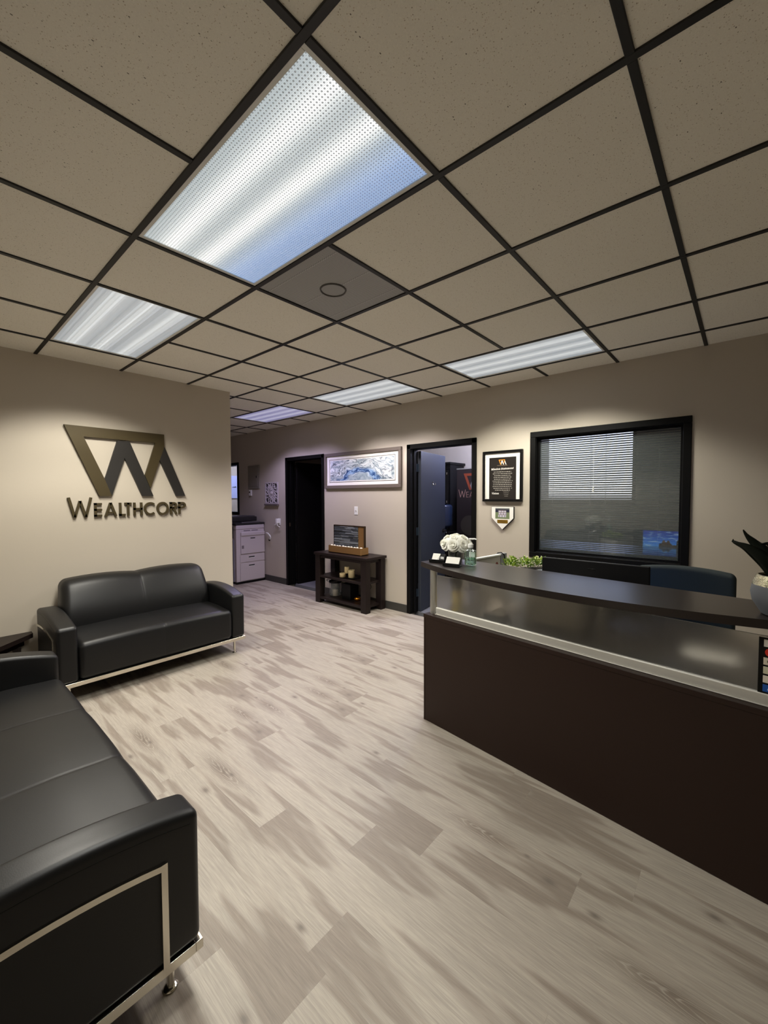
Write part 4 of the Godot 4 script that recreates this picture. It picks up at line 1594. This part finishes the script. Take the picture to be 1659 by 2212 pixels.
func display_material() -> StandardMaterial3D:
	var w := 192
	var h := 108
	var img := Image.create(w, h, false, Image.FORMAT_RGB8)
	var cl := noise(9, 0.03, 4)
	for j in h:
		for i in w:
			var y := j / float(h)
			var c := Color(0.02, 0.20, 0.62).lerp(Color(0.25, 0.58, 0.92), y / 0.62)
			var n := cl.get_noise_2d(i * 0.7, j * 2.2)
			if y < 0.62:
				c = c.lerp(Color(0.85, 0.93, 1.0), smoothstep(0.1, 0.6, n) * 0.7)
			else:
				c = Color(0.20, 0.48, 0.72).lerp(Color(0.03, 0.18, 0.42), (y - 0.62) / 0.38).lerp(Color(0.7, 0.85, 0.95), smoothstep(0.2, 0.7, n) * 0.5)
			# two sea rocks and their reflections
			for r in [[104.0, 26.0, 30.0], [60.0, 20.0, 15.0]]:
				var dx: float = absf(i - r[0]) / r[1]
				var hh: float = r[2] * sqrt(maxf(0.0, 1.0 - dx * dx)) * (0.85 + 0.2 * sin(i * 0.35))
				if dx < 1.0 and j < 68 and j > 68 - hh:
					c = Color(0.36, 0.22, 0.08).lerp(Color(0.10, 0.06, 0.03), clampf((j - 40) / 30.0, 0, 1))
				elif dx < 1.0 and j >= 68 and j < 68 + hh * 0.75:
					c = c.lerp(Color(0.14, 0.10, 0.09), 0.7)
			img.set_pixel(i, j, c)
	img.generate_mipmaps()
	var m := mat(Color(0.02, 0.02, 0.02), 0.2)
	m.emission_enabled = true
	m.emission = Color.BLACK
	m.emission_texture = ImageTexture.create_from_image(img)
	m.emission_energy_multiplier = 4.0
	return m

# ============================== console table and what stands on it ==============================
func build_console():
	var o := thing("console_table", "dark brown console table with two shelves under the blue swirl painting", "console table", Vector3(3.21, 0, -3.19))
	var st := new_st()
	rbox(st, Vector3(0, 0.693, 0), Vector3(0.39, 0.034, 1.03), 0.004)
	put("top", st, M.table_wood, o)
	st = new_st()
	for s in [-1.0, 1.0]:
		rbox(st, Vector3(s * 0.155, 0.656, 0), Vector3(0.03, 0.045, 0.84), 0.003)
		rbox(st, Vector3(0, 0.656, s * 0.455), Vector3(0.24, 0.045, 0.03), 0.003)
	put("apron", st, M.table_wood, o)
	for sx in [-1.0, 1.0]:
		for sz in [-1.0, 1.0]:
			st = new_st()
			rbox(st, Vector3(sx * 0.143, 0.338, sz * 0.448), Vector3(0.085, 0.676, 0.095), 0.004)
			put("leg", st, M.table_wood, o)
	for y in [0.375, 0.072]:
		st = new_st()
		rbox(st, Vector3(0, y, 0), Vector3(0.36, 0.03, 0.92), 0.003)
		put("shelf", st, M.table_wood, o)
	# table fountain
	var f := thing("table_fountain", "copper table fountain with a grey slate wall on the console table", "fountain", Vector3(3.195, 0.71, -3.195))
	var copper := mat(Color(0.56, 0.42, 0.25), 0.4, 0.35)
	bump(copper, 21, 0.05, 0.06, 5.0)
	var out := poly_of([-0.075, 0.312, -0.066, 0.322, 0.066, 0.322, 0.075, 0.312, 0.075, -0.312, 0.066, -0.322, -0.066, -0.322, -0.075, -0.312])
	var inn := poly_of([-0.069, 0.309, -0.063, 0.316, 0.063, 0.316, 0.069, 0.309, 0.069, -0.309, 0.063, -0.316, -0.063, -0.316, -0.069, -0.309])
	# flat-lying polygon: height above the table is minus the prism's z
	var flat := Transform3D(Basis(Vector3(1, 0, 0), Vector3(0, 0, 1), Vector3(0, -1, 0)), Vector3.ZERO)
	st = new_st()
	prism(st, out, -0.012, -0.002, flat)
	for i in 8:
		var j := (i + 1) % 8
		prism(st, PackedVector2Array([out[i], out[j], inn[j], inn[i]]), -0.10, -0.002, flat)
	put("basin", st, copper, f)
	st = new_st()
	prism(st, inn, -0.075, -0.012, flat)
	put("gravel", st, mat(Color(0.25, 0.22, 0.18), 0.9), f)
	st = new_st()
	rbox(st, Vector3(0.045, 0.225, -0.01), Vector3(0.016, 0.31, 0.585), 0.004)
	put("back_plate", st, copper, f)
	var rng := RandomNumberGenerator.new()
	rng.seed = 12
	var slates := [mat(Color(0.33, 0.35, 0.365), 0.35), mat(Color(0.46, 0.48, 0.49), 0.35), mat(Color(0.23, 0.245, 0.26), 0.35)]
	var y := 0.078
	while y < 0.362:
		var h := rng.randf_range(0.010, 0.017)
		var z := -0.298
		while z < 0.17:
			var l := rng.randf_range(0.10, 0.24)
			var z1 := minf(z + l, 0.173)
			if z1 - z > 0.015:
				st = new_st()
				rbox(st, Vector3(0.034 - rng.randf_range(0.0, 0.009), y + h / 2, (z + z1) / 2), Vector3(0.024, h - 0.001, z1 - z - 0.002), 0.002)
				put("slate_strip", st, slates[rng.randi_range(0, 2)], f)
			z = z1
			if z1 >= 0.172:
				break
		y += h
	st = new_st()
	rbox(st, Vector3(0.031, 0.222, 0.228), Vector3(0.012, 0.30, 0.106), 0.003)
	put("copper_strip", st, copper, f)
	st = new_st()
	rbox(st, Vector3(0.036, 0.379, -0.01), Vector3(0.036, 0.008, 0.596), 0.002)
	rbox(st, Vector3(0.036, 0.23, -0.304), Vector3(0.036, 0.3, 0.008), 0.002)
	rbox(st, Vector3(0.036, 0.23, 0.286), Vector3(0.036, 0.3, 0.008), 0.002)
	put("rim", st, mat(Color(0.22, 0.16, 0.10), 0.4, 0.5), f)
	for i in 11:
		var p := thing("pebble", "white pebble in the copper fountain basin, %s" % ["leftmost of the row", "second from the left end", "third from the left end", "fourth from the left end", "fifth from the left end", "sixth and middle of the row", "fifth from the right end", "fourth from the right end", "third from the right end", "second from the right end", "rightmost of the row"][i], "pebble", Vector3(3.195 - 0.04 + rng.randf_range(-0.008, 0.008), 0.785, -3.195 - 0.285 + i * 0.057), rng.randf_range(-0.4, 0.4), "white pebbles in the fountain")
		st = new_st()
		ball(st, Vector3(0, 0.017, 0), Vector3(rng.randf_range(0.015, 0.02), rng.randf_range(0.013, 0.02), rng.randf_range(0.018, 0.027)), 12, 8)
		put("stone", st, mat(Color(0.88, 0.85, 0.78), 0.6), p)
	# candles on the upper shelf
	var tray := thing("candle_tray", "black tray under the candles on the console's upper shelf", "tray", Vector3(3.2, 0.39, -3.17))
	st = new_st()
	rbox(st, Vector3(0, 0.006, 0), Vector3(0.2, 0.012, 0.34), 0.005)
	rbox(st, Vector3(-0.03, 0.05, -0.03), Vector3(0.075, 0.006, 0.085), 0.002)
	cyl(st, Vector3(-0.06, 0.01, -0.065), Vector3(-0.06, 0.05, -0.065), 0.004, 0.004, 8)
	cyl(st, Vector3(0.0, 0.01, 0.005), Vector3(0.0, 0.05, 0.005), 0.004, 0.004, 8)
	cyl(st, Vector3(-0.06, 0.01, 0.005), Vector3(-0.06, 0.05, 0.005), 0.004, 0.004, 8)
	put("tray", st, M.black, tray)
	var wax := mat(Color(0.86, 0.78, 0.60), 0.5)
	var cs := [[Vector3(3.18, 0.445, -3.20), 0.036, 0.085, "cream candle raised on the small black stand, topmost of the three"], [Vector3(3.16, 0.402, -3.09), 0.045, 0.10, "widest cream candle at the right of the console's candle tray"], [Vector3(3.10, 0.402, -3.20), 0.042, 0.055, "short cream candle below the raised one on the candle tray"]]
	for c in cs:
		var k := thing("candle", c[3], "candle", c[0])
		st = new_st()
		lathe(st, [Vector2(0, 0), Vector2(c[1], 0), Vector2(c[1], c[2] - 0.004), Vector2(c[1] - 0.004, c[2]), Vector2(0, c[2] - 0.004)], 20)
		put("wax", st, wax, k)
		st = new_st()
		cyl(st, Vector3(0, c[2] - 0.006, 0), Vector3(0.001, c[2] + 0.008, 0), 0.0012, 0.001, 6)
		put("wick", st, M.black, k)
	# lower shelf
	var j := thing("glass_lantern", "clear glass lantern with black rim and ring handle on the console's lower shelf", "lantern", Vector3(3.2, 0.087, -3.46))
	st = new_st()
	lathe(st, [Vector2(0.0, 0.0), Vector2(0.075, 0.0), Vector2(0.082, 0.02), Vector2(0.084, 0.19), Vector2(0.08, 0.205)], 28)
	put("glass", st, M.glass, j)
	st = new_st()
	lathe(st, [Vector2(0.086, 0.19), Vector2(0.092, 0.195), Vector2(0.092, 0.212), Vector2(0.086, 0.217), Vector2(0.08, 0.212), Vector2(0.08, 0.19)], 28)
	var ring := []
	for i in 17:
		var a := PI * i / 16.0
		ring.append(Vector3(-0.03, 0.205 + 0.012 * sin(a), -0.09 - 0.05 * sin(a)) + Vector3(0.03 * cos(a), 0, 0))
	tube(st, ring, 0.005, 6)
	put("rim", st, M.black, j)
	st = new_st()
	lathe(st, [Vector2(0, 0.003), Vector2(0.04, 0.003), Vector2(0.04, 0.09), Vector2(0.0, 0.092)], 20)
	put("candle_stub", st, mat(Color(0.5, 0.46, 0.40), 0.6), j)
	var bb := thing("storage_box", "black storage box in the middle of the console's lower shelf", "box", Vector3(3.22, 0.0885, -3.18))
	st = new_st()
	rbox(st, Vector3(0, 0.1, 0), Vector3(0.16, 0.2, 0.17), 0.004)
	put("body", st, M.black, bb)
	st = new_st()
	rbox(st, Vector3(0, 0.205, 0), Vector3(0.166, 0.02, 0.176), 0.004)
	put("lid", st, M.black, bb)
	var br := thing("brass_bowl", "small brass bowl at the right of the console's lower shelf", "bowl", Vector3(3.2, 0.087, -3.02))
	st = new_st()
	lathe(st, [Vector2(0.0, 0.0), Vector2(0.03, 0.0), Vector2(0.035, 0.008), Vector2(0.055, 0.035), Vector2(0.03, 0.055), Vector2(0.008, 0.065), Vector2(0.0, 0.07)], 24)
	put("bowl", st, mat(Color(0.80, 0.52, 0.16), 0.25, 1.0), br)
	var cd := thing("power_cord", "black power cord of the fountain hanging behind the console table", "cord", Vector3(3.39, 0.0, -2.98))
	st = new_st()
	tube(st, [Vector3(0, 0.7, -0.02), Vector3(0.005, 0.55, 0.01), Vector3(0, 0.42, -0.01), Vector3(0.004, 0.25, 0.03), Vector3(0, 0.12, -0.03), Vector3(-0.02, 0.092, -0.05)], 0.004, 6)
	put("cord", st, M.black, cd)

# ============================== things on the right wall, copier ==============================
func swirl_material() -> StandardMaterial3D:
	var w := 640
	var h := 164
	var wn := noise(51, 1.0, 4)
	var ln := noise(77, 1.0, 3)
	var img := Image.create(w, h, false, Image.FORMAT_RGB8)
	for j in h:
		for i in w:
			var x := i / float(h)
			var y := j / float(h)
			var d := Vector2((x - 1.95) / 1.75, (1.22 - y) / 0.98)
			var rad := d.length() + 0.16 * wn.get_noise_2d(x * 0.75, y * 1.1) + 0.045 * wn.get_noise_2d(x * 3.1 + 9.0, y * 4.0)
			var along := atan2(d.y, d.x)
			var a := ln.get_noise_2d(rad * 5.5, along * 0.9)
			var a2 := ln.get_noise_2d(rad * 11.0 + 20.0, along * 1.6)
			var vein := pow(1.0 - absf(ln.get_noise_2d(rad * 5.0 + 40.0, along * 1.1)), 16.0)
			var c := Color(0.72, 0.76, 0.78).lerp(Color(0.90, 0.92, 0.93), smoothstep(-0.3, 0.4, a))
			c = c.lerp(Color(0.42, 0.49, 0.54), smoothstep(0.1, 0.5, -a2) * 0.8)
			var bl := exp(-pow((rad - 0.66) / 0.12, 2))
			c = c.lerp(Color(0.12, 0.24, 0.44).lerp(Color(0.54, 0.66, 0.80), smoothstep(-0.3, 0.35, a2)), clampf(bl * 1.2, 0, 1))
			if rad < 0.52:
				c = c.lerp(Color(0.50, 0.57, 0.62), 0.65 * smoothstep(0.52, 0.44, rad))
			c = c.lerp(Color(0.10, 0.11, 0.14), vein * smoothstep(0.7, 0.85, rad) * 0.8)
			img.set_pixel(i, j, c)
	img.generate_mipmaps()
	var m := mat(Color(1, 1, 1), 0.35)
	m.albedo_texture = ImageTexture.create_from_image(img)
	return m

func build_wall_things():
	var st: SurfaceTool
	# painting
	var cz := -3.16
	var cy := 1.863
	var p := thing("framed_painting", "wide framed painting of blue and grey swirls above the console table", "painting", Vector3(WX, cy, cz))
	var xf := Transform3D(on_right(0, 0).basis, Vector3.ZERO)
	st = new_st()
	frame_bars(st, 1.48, 0.518, 0.046, 0.035, xf, 0.004)
	var wood := mat(Color(0.40, 0.36, 0.33), 0.55)
	put("frame", st, wood, p)
	st = new_st()
	box(st, Vector3(0, 0, 0.01), Vector3(1.40, 0.43, 0.012), xf)
	put("mat_board", st, M.paper, p)
	st = new_st()
	frame_bars(st, 1.275, 0.335, 0.006, 0.003, xf * Transform3D(Basis(), Vector3(0, 0.0, 0.016)), 0.001)
	put("inner_fillet", st, mat(Color(0.32, 0.30, 0.28), 0.5), p)
	st = new_st()
	panel_uv(st, 1.235, 0.295, 0.0175, xf)
	put("print", st, swirl_material(), p)
	# light switch
	p = thing("light_switch", "white light switch between the painting and the slate fountain", "switch", Vector3(WX, 1.288, -3.255))
	st = new_st()
	rbox(st, Vector3(0, 0, 0.003), Vector3(0.072, 0.117, 0.006), 0.003, xf)
	put("plate", st, M.white, p)
	st = new_st()
	rbox(st, Vector3(0, 0.002, 0.008), Vector3(0.010, 0.022, 0.012), 0.002, xf * Transform3D(Basis(Vector3(1, 0, 0), 0.3), Vector3.ZERO))
	put("toggle", st, mat(Color(0.75, 0.73, 0.70), 0.4), p)
	# framed statement
	p = thing("framed_statement", "black framed mission statement poster right of the open doorway", "poster", Vector3(WX, 1.699, -1.064))
	st = new_st()
	frame_bars(st, 0.443, 0.536, 0.026, 0.03, xf, 0.003)
	put("frame", st, M.black, p)
	st = new_st()
	box(st, Vector3(0, 0, 0.01), Vector3(0.40, 0.495, 0.012), xf)
	put("mat_board", st, M.paper, p)
	st = new_st()
	box(st, Vector3(0.003, -0.023, 0.0168), Vector3(0.30, 0.442, 0.0016), xf)
	put("print", st, mat(Color(0.13, 0.115, 0.105), 0.35), p)
	var lx := xf * Transform3D(Basis.from_scale(Vector3(0.088, 0.088, 0.4)), Vector3(-0.055, 1.72 - 1.6 - 1.499 * 0.088 + 0.0, 0.0174))
	logo_parts(p, lx, 0.0, 0.002, mat(Color(0.88, 0.56, 0.14), 0.5), mat(Color(0.94, 0.92, 0.88), 0.5))
	st = new_st()
	box(st, Vector3(0.0, 0.112, 0.0178), Vector3(0.115, 0.003, 0.0006), xf)
	put("tagline_rule", st, mat(Color(0.60, 0.52, 0.42), 0.5), p)
	var white := mat(Color(0.92, 0.91, 0.88), 0.5)
	var t := put("heading", text_mesh("Mission Statement", 0.027, 0.0008, true, true, true), white, p)
	t.transform = xf * Transform3D(Basis(Vector3(1, 0.02, 0), Vector3(0.16, 1, 0), Vector3(0, 0, 1)), Vector3(0.002, 0.077, 0.0182))
	t = put("signature", text_mesh("Vision", 0.026, 0.0008, true, true, true), white, p)
	t.transform = xf * Transform3D(Basis(Vector3(1, 0, 0), Vector3(0.16, 1, 0), Vector3(0, 0, 1)), Vector3(-0.075, -0.182, 0.0182))
	var rng := RandomNumberGenerator.new()
	rng.seed = 8
	# small print too fine to read: broken light lines
	st = new_st()
	for i in 11:
		var y := 0.045 - i * 0.0192
		var half: float = [0.095, 0.105, 0.09, 0.095, 0.09, 0.107, 0.102, 0.102, 0.107, 0.097, 0.08][i]
		var x := -half
		while x < half:
			var l := rng.randf_range(0.008, 0.026)
			box(st, Vector3(x + l / 2, y, 0.0179), Vector3(minf(l, half - x + 0.004), 0.0052 + rng.randf_range(0, 0.002), 0.0005), xf)
			x += l + 0.005
	for i in 4:
		box(st, Vector3(0.045, -0.16 - i * 0.017, 0.0179), Vector3(0.07 - 0.01 * i, 0.002, 0.0005), xf)
	put("small_print", st, mat(Color(0.66, 0.64, 0.60), 0.5), p).set_meta("kind", "stuff")
	# home plate plaque
	p = thing("wall_plaque", "white home-plate shaped plaque with team photo below the framed statement", "plaque", Vector3(WX, 1.256, -1.055))
	var shape := poly_of([-0.124, 0.122, 0.124, 0.122, 0.124, 0.0, 0.0, -0.123, -0.124, 0.0])
	var small := poly_of([-0.121, 0.119, 0.121, 0.119, 0.121, 0.002, 0.0, -0.119, -0.121, 0.002])
	st = new_st()
	prism(st, shape, 0.0, 0.022, xf)
	put("edge", st, M.black, p)
	st = new_st()
	prism(st, small, 0.022, 0.025, xf)
	put("face", st, M.paper, p)
	var ti := Image.create(64, 48, false, Image.FORMAT_RGB8)
	ti.fill(Color(0.45, 0.50, 0.36))
	ti.fill_rect(Rect2i(0, 0, 64, 5), Color(0.45, 0.47, 0.46))
	ti.fill_rect(Rect2i(0, 5, 64, 14), Color(0.14, 0.15, 0.22))
	for r in 3:
		for k in 9:
			var x := 13 + k * 4 + (r % 2) * 2
			var y := 8 + r * 10
			ti.fill_rect(Rect2i(x, y + 3, 4, 10), Color(0.78, 0.76, 0.80) if (k + r) % 3 != 0 else Color(0.55, 0.53, 0.60))
			ti.fill_rect(Rect2i(x + 1, y, 2, 3), Color(0.42, 0.30, 0.26))
	ti.generate_mipmaps()
	var tm := mat(Color(1, 1, 1), 0.4)
	tm.albedo_texture = ImageTexture.create_from_image(ti)
	st = new_st()
	panel_uv(st, 0.158, 0.112, 0.0262, xf * Transform3D(Basis(), Vector3(0.001, 0.05, 0)))
	put("team_photo", st, tm, p)
	st = new_st()
	rbox(st, Vector3(0.003, -0.035, 0.026), Vector3(0.117, 0.036, 0.003), 0.001, xf)
	var brass := put("brass_plate", st, mat(Color(0.62, 0.48, 0.16), 0.35, 0.7), p)
	st = new_st()
	for i in 3:
		box(st, Vector3(0.003, -0.025 - i * 0.009, 0.0277), Vector3(0.06 + 0.01 * (i % 2), 0.0018, 0.0004), xf)
	put("engraving", st, mat(Color(0.25, 0.18, 0.07), 0.6), brass)
	# carved panel
	p = thing("carved_panel", "grey-white carved openwork panel on the wall above the copier's right side", "wall panel", Vector3(WX, 1.55, -5.319))
	var lime := mat(Color(0.72, 0.69, 0.69), 0.7)
	st = new_st()
	frame_bars(st, 0.385, 0.375, 0.018, 0.02, xf, 0.003)
	put("border", st, lime, p)
	st = new_st()
	for c in [[0.0, 0.0, 0.085], [0.0, 0.0, 0.05], [-0.13, 0.125, 0.045], [0.13, 0.125, 0.045], [-0.13, -0.125, 0.045], [0.13, -0.125, 0.045], [-0.14, 0.0, 0.04], [0.14, 0.0, 0.04], [0.0, 0.14, 0.04], [0.0, -0.14, 0.04]]:
		var pts := []
		for i in 25:
			var a := TAU * i / 24.0
			pts.append(xf * Vector3(c[0] + c[2] * cos(a), c[1] + c[2] * sin(a), 0.012))
		tube(st, pts, 0.0085, 6)
	for i in 16:
		var a := TAU * i / 16.0
		tube(st, [xf * Vector3(0.05 * cos(a), 0.05 * sin(a), 0.012), xf * Vector3(0.11 * cos(a + 0.35), 0.11 * sin(a + 0.35), 0.015), xf * Vector3(0.17 * cos(a), 0.165 * sin(a), 0.01)], [0.007, 0.010, 0.005], 6)
	put("openwork", st, lime, p)
	st = new_st()
	box(st, Vector3(0, 0, 0.002), Vector3(0.36, 0.35, 0.003), xf)
	put("backing", st, mat(Color(0.26, 0.25, 0.255), 0.8), p)
	st = new_st()
	ball(st, xf * Vector3(0, 0, 0.012), Vector3(0.02, 0.035, 0.035), 16, 10)
	put("rosette", st, lime, p)
	st = new_st()
	rbox(st, Vector3(0, -0.202, 0.02), Vector3(0.40, 0.03, 0.04), 0.005, xf)
	put("ledge", st, mat(Color(0.40, 0.37, 0.35), 0.6), p)
	# electrical panel
	p = thing("electrical_panel", "grey metal electrical panel high on the passage wall above the copier", "electrical panel", Vector3(WX, 1.845, -5.885))
	var gm := mat(Color(0.53, 0.51, 0.47), 0.55)
	st = new_st()
	rbox(st, Vector3(0, 0, 0.01), Vector3(0.37, 0.42, 0.02), 0.004, xf)
	put("cover", st, gm, p)
	st = new_st()
	rbox(st, Vector3(0.0, 0, 0.023), Vector3(0.28, 0.34, 0.008), 0.003, xf)
	put("door", st, gm, p)
	st = new_st()
	rbox(st, Vector3(0.115, 0, 0.03), Vector3(0.016, 0.04, 0.008), 0.002, xf)
	put("latch", st, M.black, p)
	# sensor below it
	p = thing("wall_sensor", "small white wall sensor with dark window below the electrical panel", "sensor", Vector3(WX, 1.56, -6.0))
	st = new_st()
	rbox(st, Vector3(0, 0, 0.012), Vector3(0.075, 0.11, 0.024), 0.006, xf, 2)
	put("case", st, M.white, p)
	st = new_st()
	rbox(st, Vector3(-0.012, 0.01, 0.025), Vector3(0.03, 0.03, 0.004), 0.002, xf)
	put("lens", st, M.black, p)
	# plugged adapter with cord
	p = thing("plug_adapter", "white plug-in adapter with curled cord on the wall left of the dark doorway", "adapter", Vector3(WX, 1.06, -5.11))
	st = new_st()
	rbox(st, Vector3(0, 0, 0.004), Vector3(0.072, 0.115, 0.006), 0.003, xf)
	put("plate", st, M.white, p)
	st = new_st()
	rbox(st, Vector3(-0.01, 0.015, 0.035), Vector3(0.045, 0.075, 0.06), 0.008, xf, 2)
	put("plug_body", st, M.white, p)
	st = new_st()
	tube(st, [xf * Vector3(-0.01, -0.02, 0.05), xf * Vector3(-0.03, -0.05, 0.07), xf * Vector3(-0.08, -0.06, 0.06), xf * Vector3(-0.11, -0.11, 0.03)], 0.007, 8)
	tube(st, [xf * Vector3(0.0, -0.02, 0.05), xf * Vector3(0.02, -0.06, 0.06), xf * Vector3(0.05, -0.09, 0.03)], 0.006, 8)
	put("cord", st, M.white, p)
	p = thing("wall_hook", "white bent cord with dark plug on the wall beside the copier", "cord", Vector3(WX, 0.82, -5.36))
	st = new_st()
	tube(st, [xf * Vector3(-0.12, 0.03, 0.03), xf * Vector3(-0.04, 0.03, 0.05), xf * Vector3(0.05, -0.01, 0.06), xf * Vector3(0.055, -0.045, 0.055), xf * Vector3(0.02, -0.075, 0.05)], 0.011, 8)
	put("cord", st, M.white, p)
	st = new_st()
	cyl(st, xf * Vector3(0.02, -0.07, 0.05), xf * Vector3(0.0, -0.095, 0.045), 0.016, 0.014, 10)
	put("plug", st, M.black, p)
	build_copier()

func build_copier():
	var c := thing("copier", "tall light grey office copier with black scanner lid in the passage", "copier", Vector3(3.135, 0, -5.84))
	var st := new_st()
	rbox(st, Vector3(0, 0.48, 0), Vector3(0.54, 0.90, 0.56), 0.014, Transform3D(), 2)
	put("body", st, M.copier, c)
	st = new_st()
	rbox(st, Vector3(0.0, 0.965, 0.0), Vector3(0.545, 0.08, 0.57), 0.02, Transform3D(), 2)
	put("top_cover", st, M.copier, c)
	st = new_st()
	rbox(st, Vector3(0, 0.02, 0), Vector3(0.55, 0.04, 0.57), 0.006)
	put("plinth", st, M.black, c)
	var grey := mat(Color(0.50, 0.50, 0.55), 0.5)
	st = new_st()
	rbox(st, Vector3(-0.276, 0.40, -0.03), Vector3(0.012, 0.72, 0.48), 0.004)
	put("side_cover", st, grey, c)
	st = new_st()
	rbox(st, Vector3(-0.277, 0.88, -0.04), Vector3(0.012, 0.2, 0.46), 0.004)
	put("output_slot", st, M.copier_dark, c)
	# front door with bulged top
	st = new_st()
	rbox(st, Vector3(0.035, 0.69, 0.289), Vector3(0.46, 0.36, 0.022), 0.008, Transform3D(), 2)
	rbox(st, Vector3(0.035, 0.85, 0.295), Vector3(0.46, 0.07, 0.036), 0.016, Transform3D(), 3)
	var d := put("front_door", st, M.copier, c)
	st = new_st()
	rbox(st, Vector3(0.03, 0.775, 0.3), Vector3(0.09, 0.016, 0.004), 0.001)
	put("handle_slot", st, M.groove, d)
	st = new_st()
	rbox(st, Vector3(-0.16, 0.63, 0.3), Vector3(0.04, 0.055, 0.004), 0.002)
	put("latch", st, mat(Color(0.45, 0.42, 0.43), 0.5), d)
	st = new_st()
	for x in [-0.07, 0.08]:
		rbox(st, Vector3(x, 0.908, 0.281), Vector3(0.12, 0.014, 0.004), 0.001)
	put("vent_slot", st, mat(Color(0.42, 0.39, 0.42), 0.7), c)
	for r in [[0.43, 0.13], [0.20, 0.30]]:
		st = new_st()
		rbox(st, Vector3(0.03, r[0], 0.284), Vector3(0.47, r[1], 0.012), 0.005)
		var dr := put("drawer", st, M.copier, c)
		st = new_st()
		rbox(st, Vector3(0.01, r[0] + r[1] / 2 - 0.045, 0.29), Vector3(0.11, 0.02, 0.004), 0.001)
		put("handle_slot", st, M.groove, dr)
		st = new_st()
		rbox(st, Vector3(0.01, r[0] + r[1] / 2 - 0.06, 0.291), Vector3(0.11, 0.008, 0.006), 0.002)
		put("handle_lip", st, M.white, dr)
	# scanner
	st = new_st()
	rbox(st, Vector3(0.0, 1.02, 0.0), Vector3(0.56, 0.035, 0.57), 0.008)
	put("scanner_bed", st, M.copier_dark, c)
	st = new_st()
	rbox(st, Vector3(-0.06, 1.10, -0.05), Vector3(0.50, 0.08, 0.46), 0.012, Transform3D(), 2)
	rbox(st, Vector3(-0.18, 1.06, -0.05), Vector3(0.26, 0.07, 0.44), 0.01)
	put("scanner_lid", st, M.copier_dark, c)
	st = new_st()
	rbox(st, Vector3(-0.06, 1.146, -0.02), Vector3(0.46, 0.016, 0.34), 0.006)
	put("feeder_tray", st, mat(Color(0.22, 0.21, 0.22), 0.4), c)
	st = new_st()
	rbox(st, Vector3(0.0, 1.045, 0.262), Vector3(0.34, 0.02, 0.06), 0.006)
	put("control_panel", st, mat(Color(0.30, 0.29, 0.30), 0.4), c)
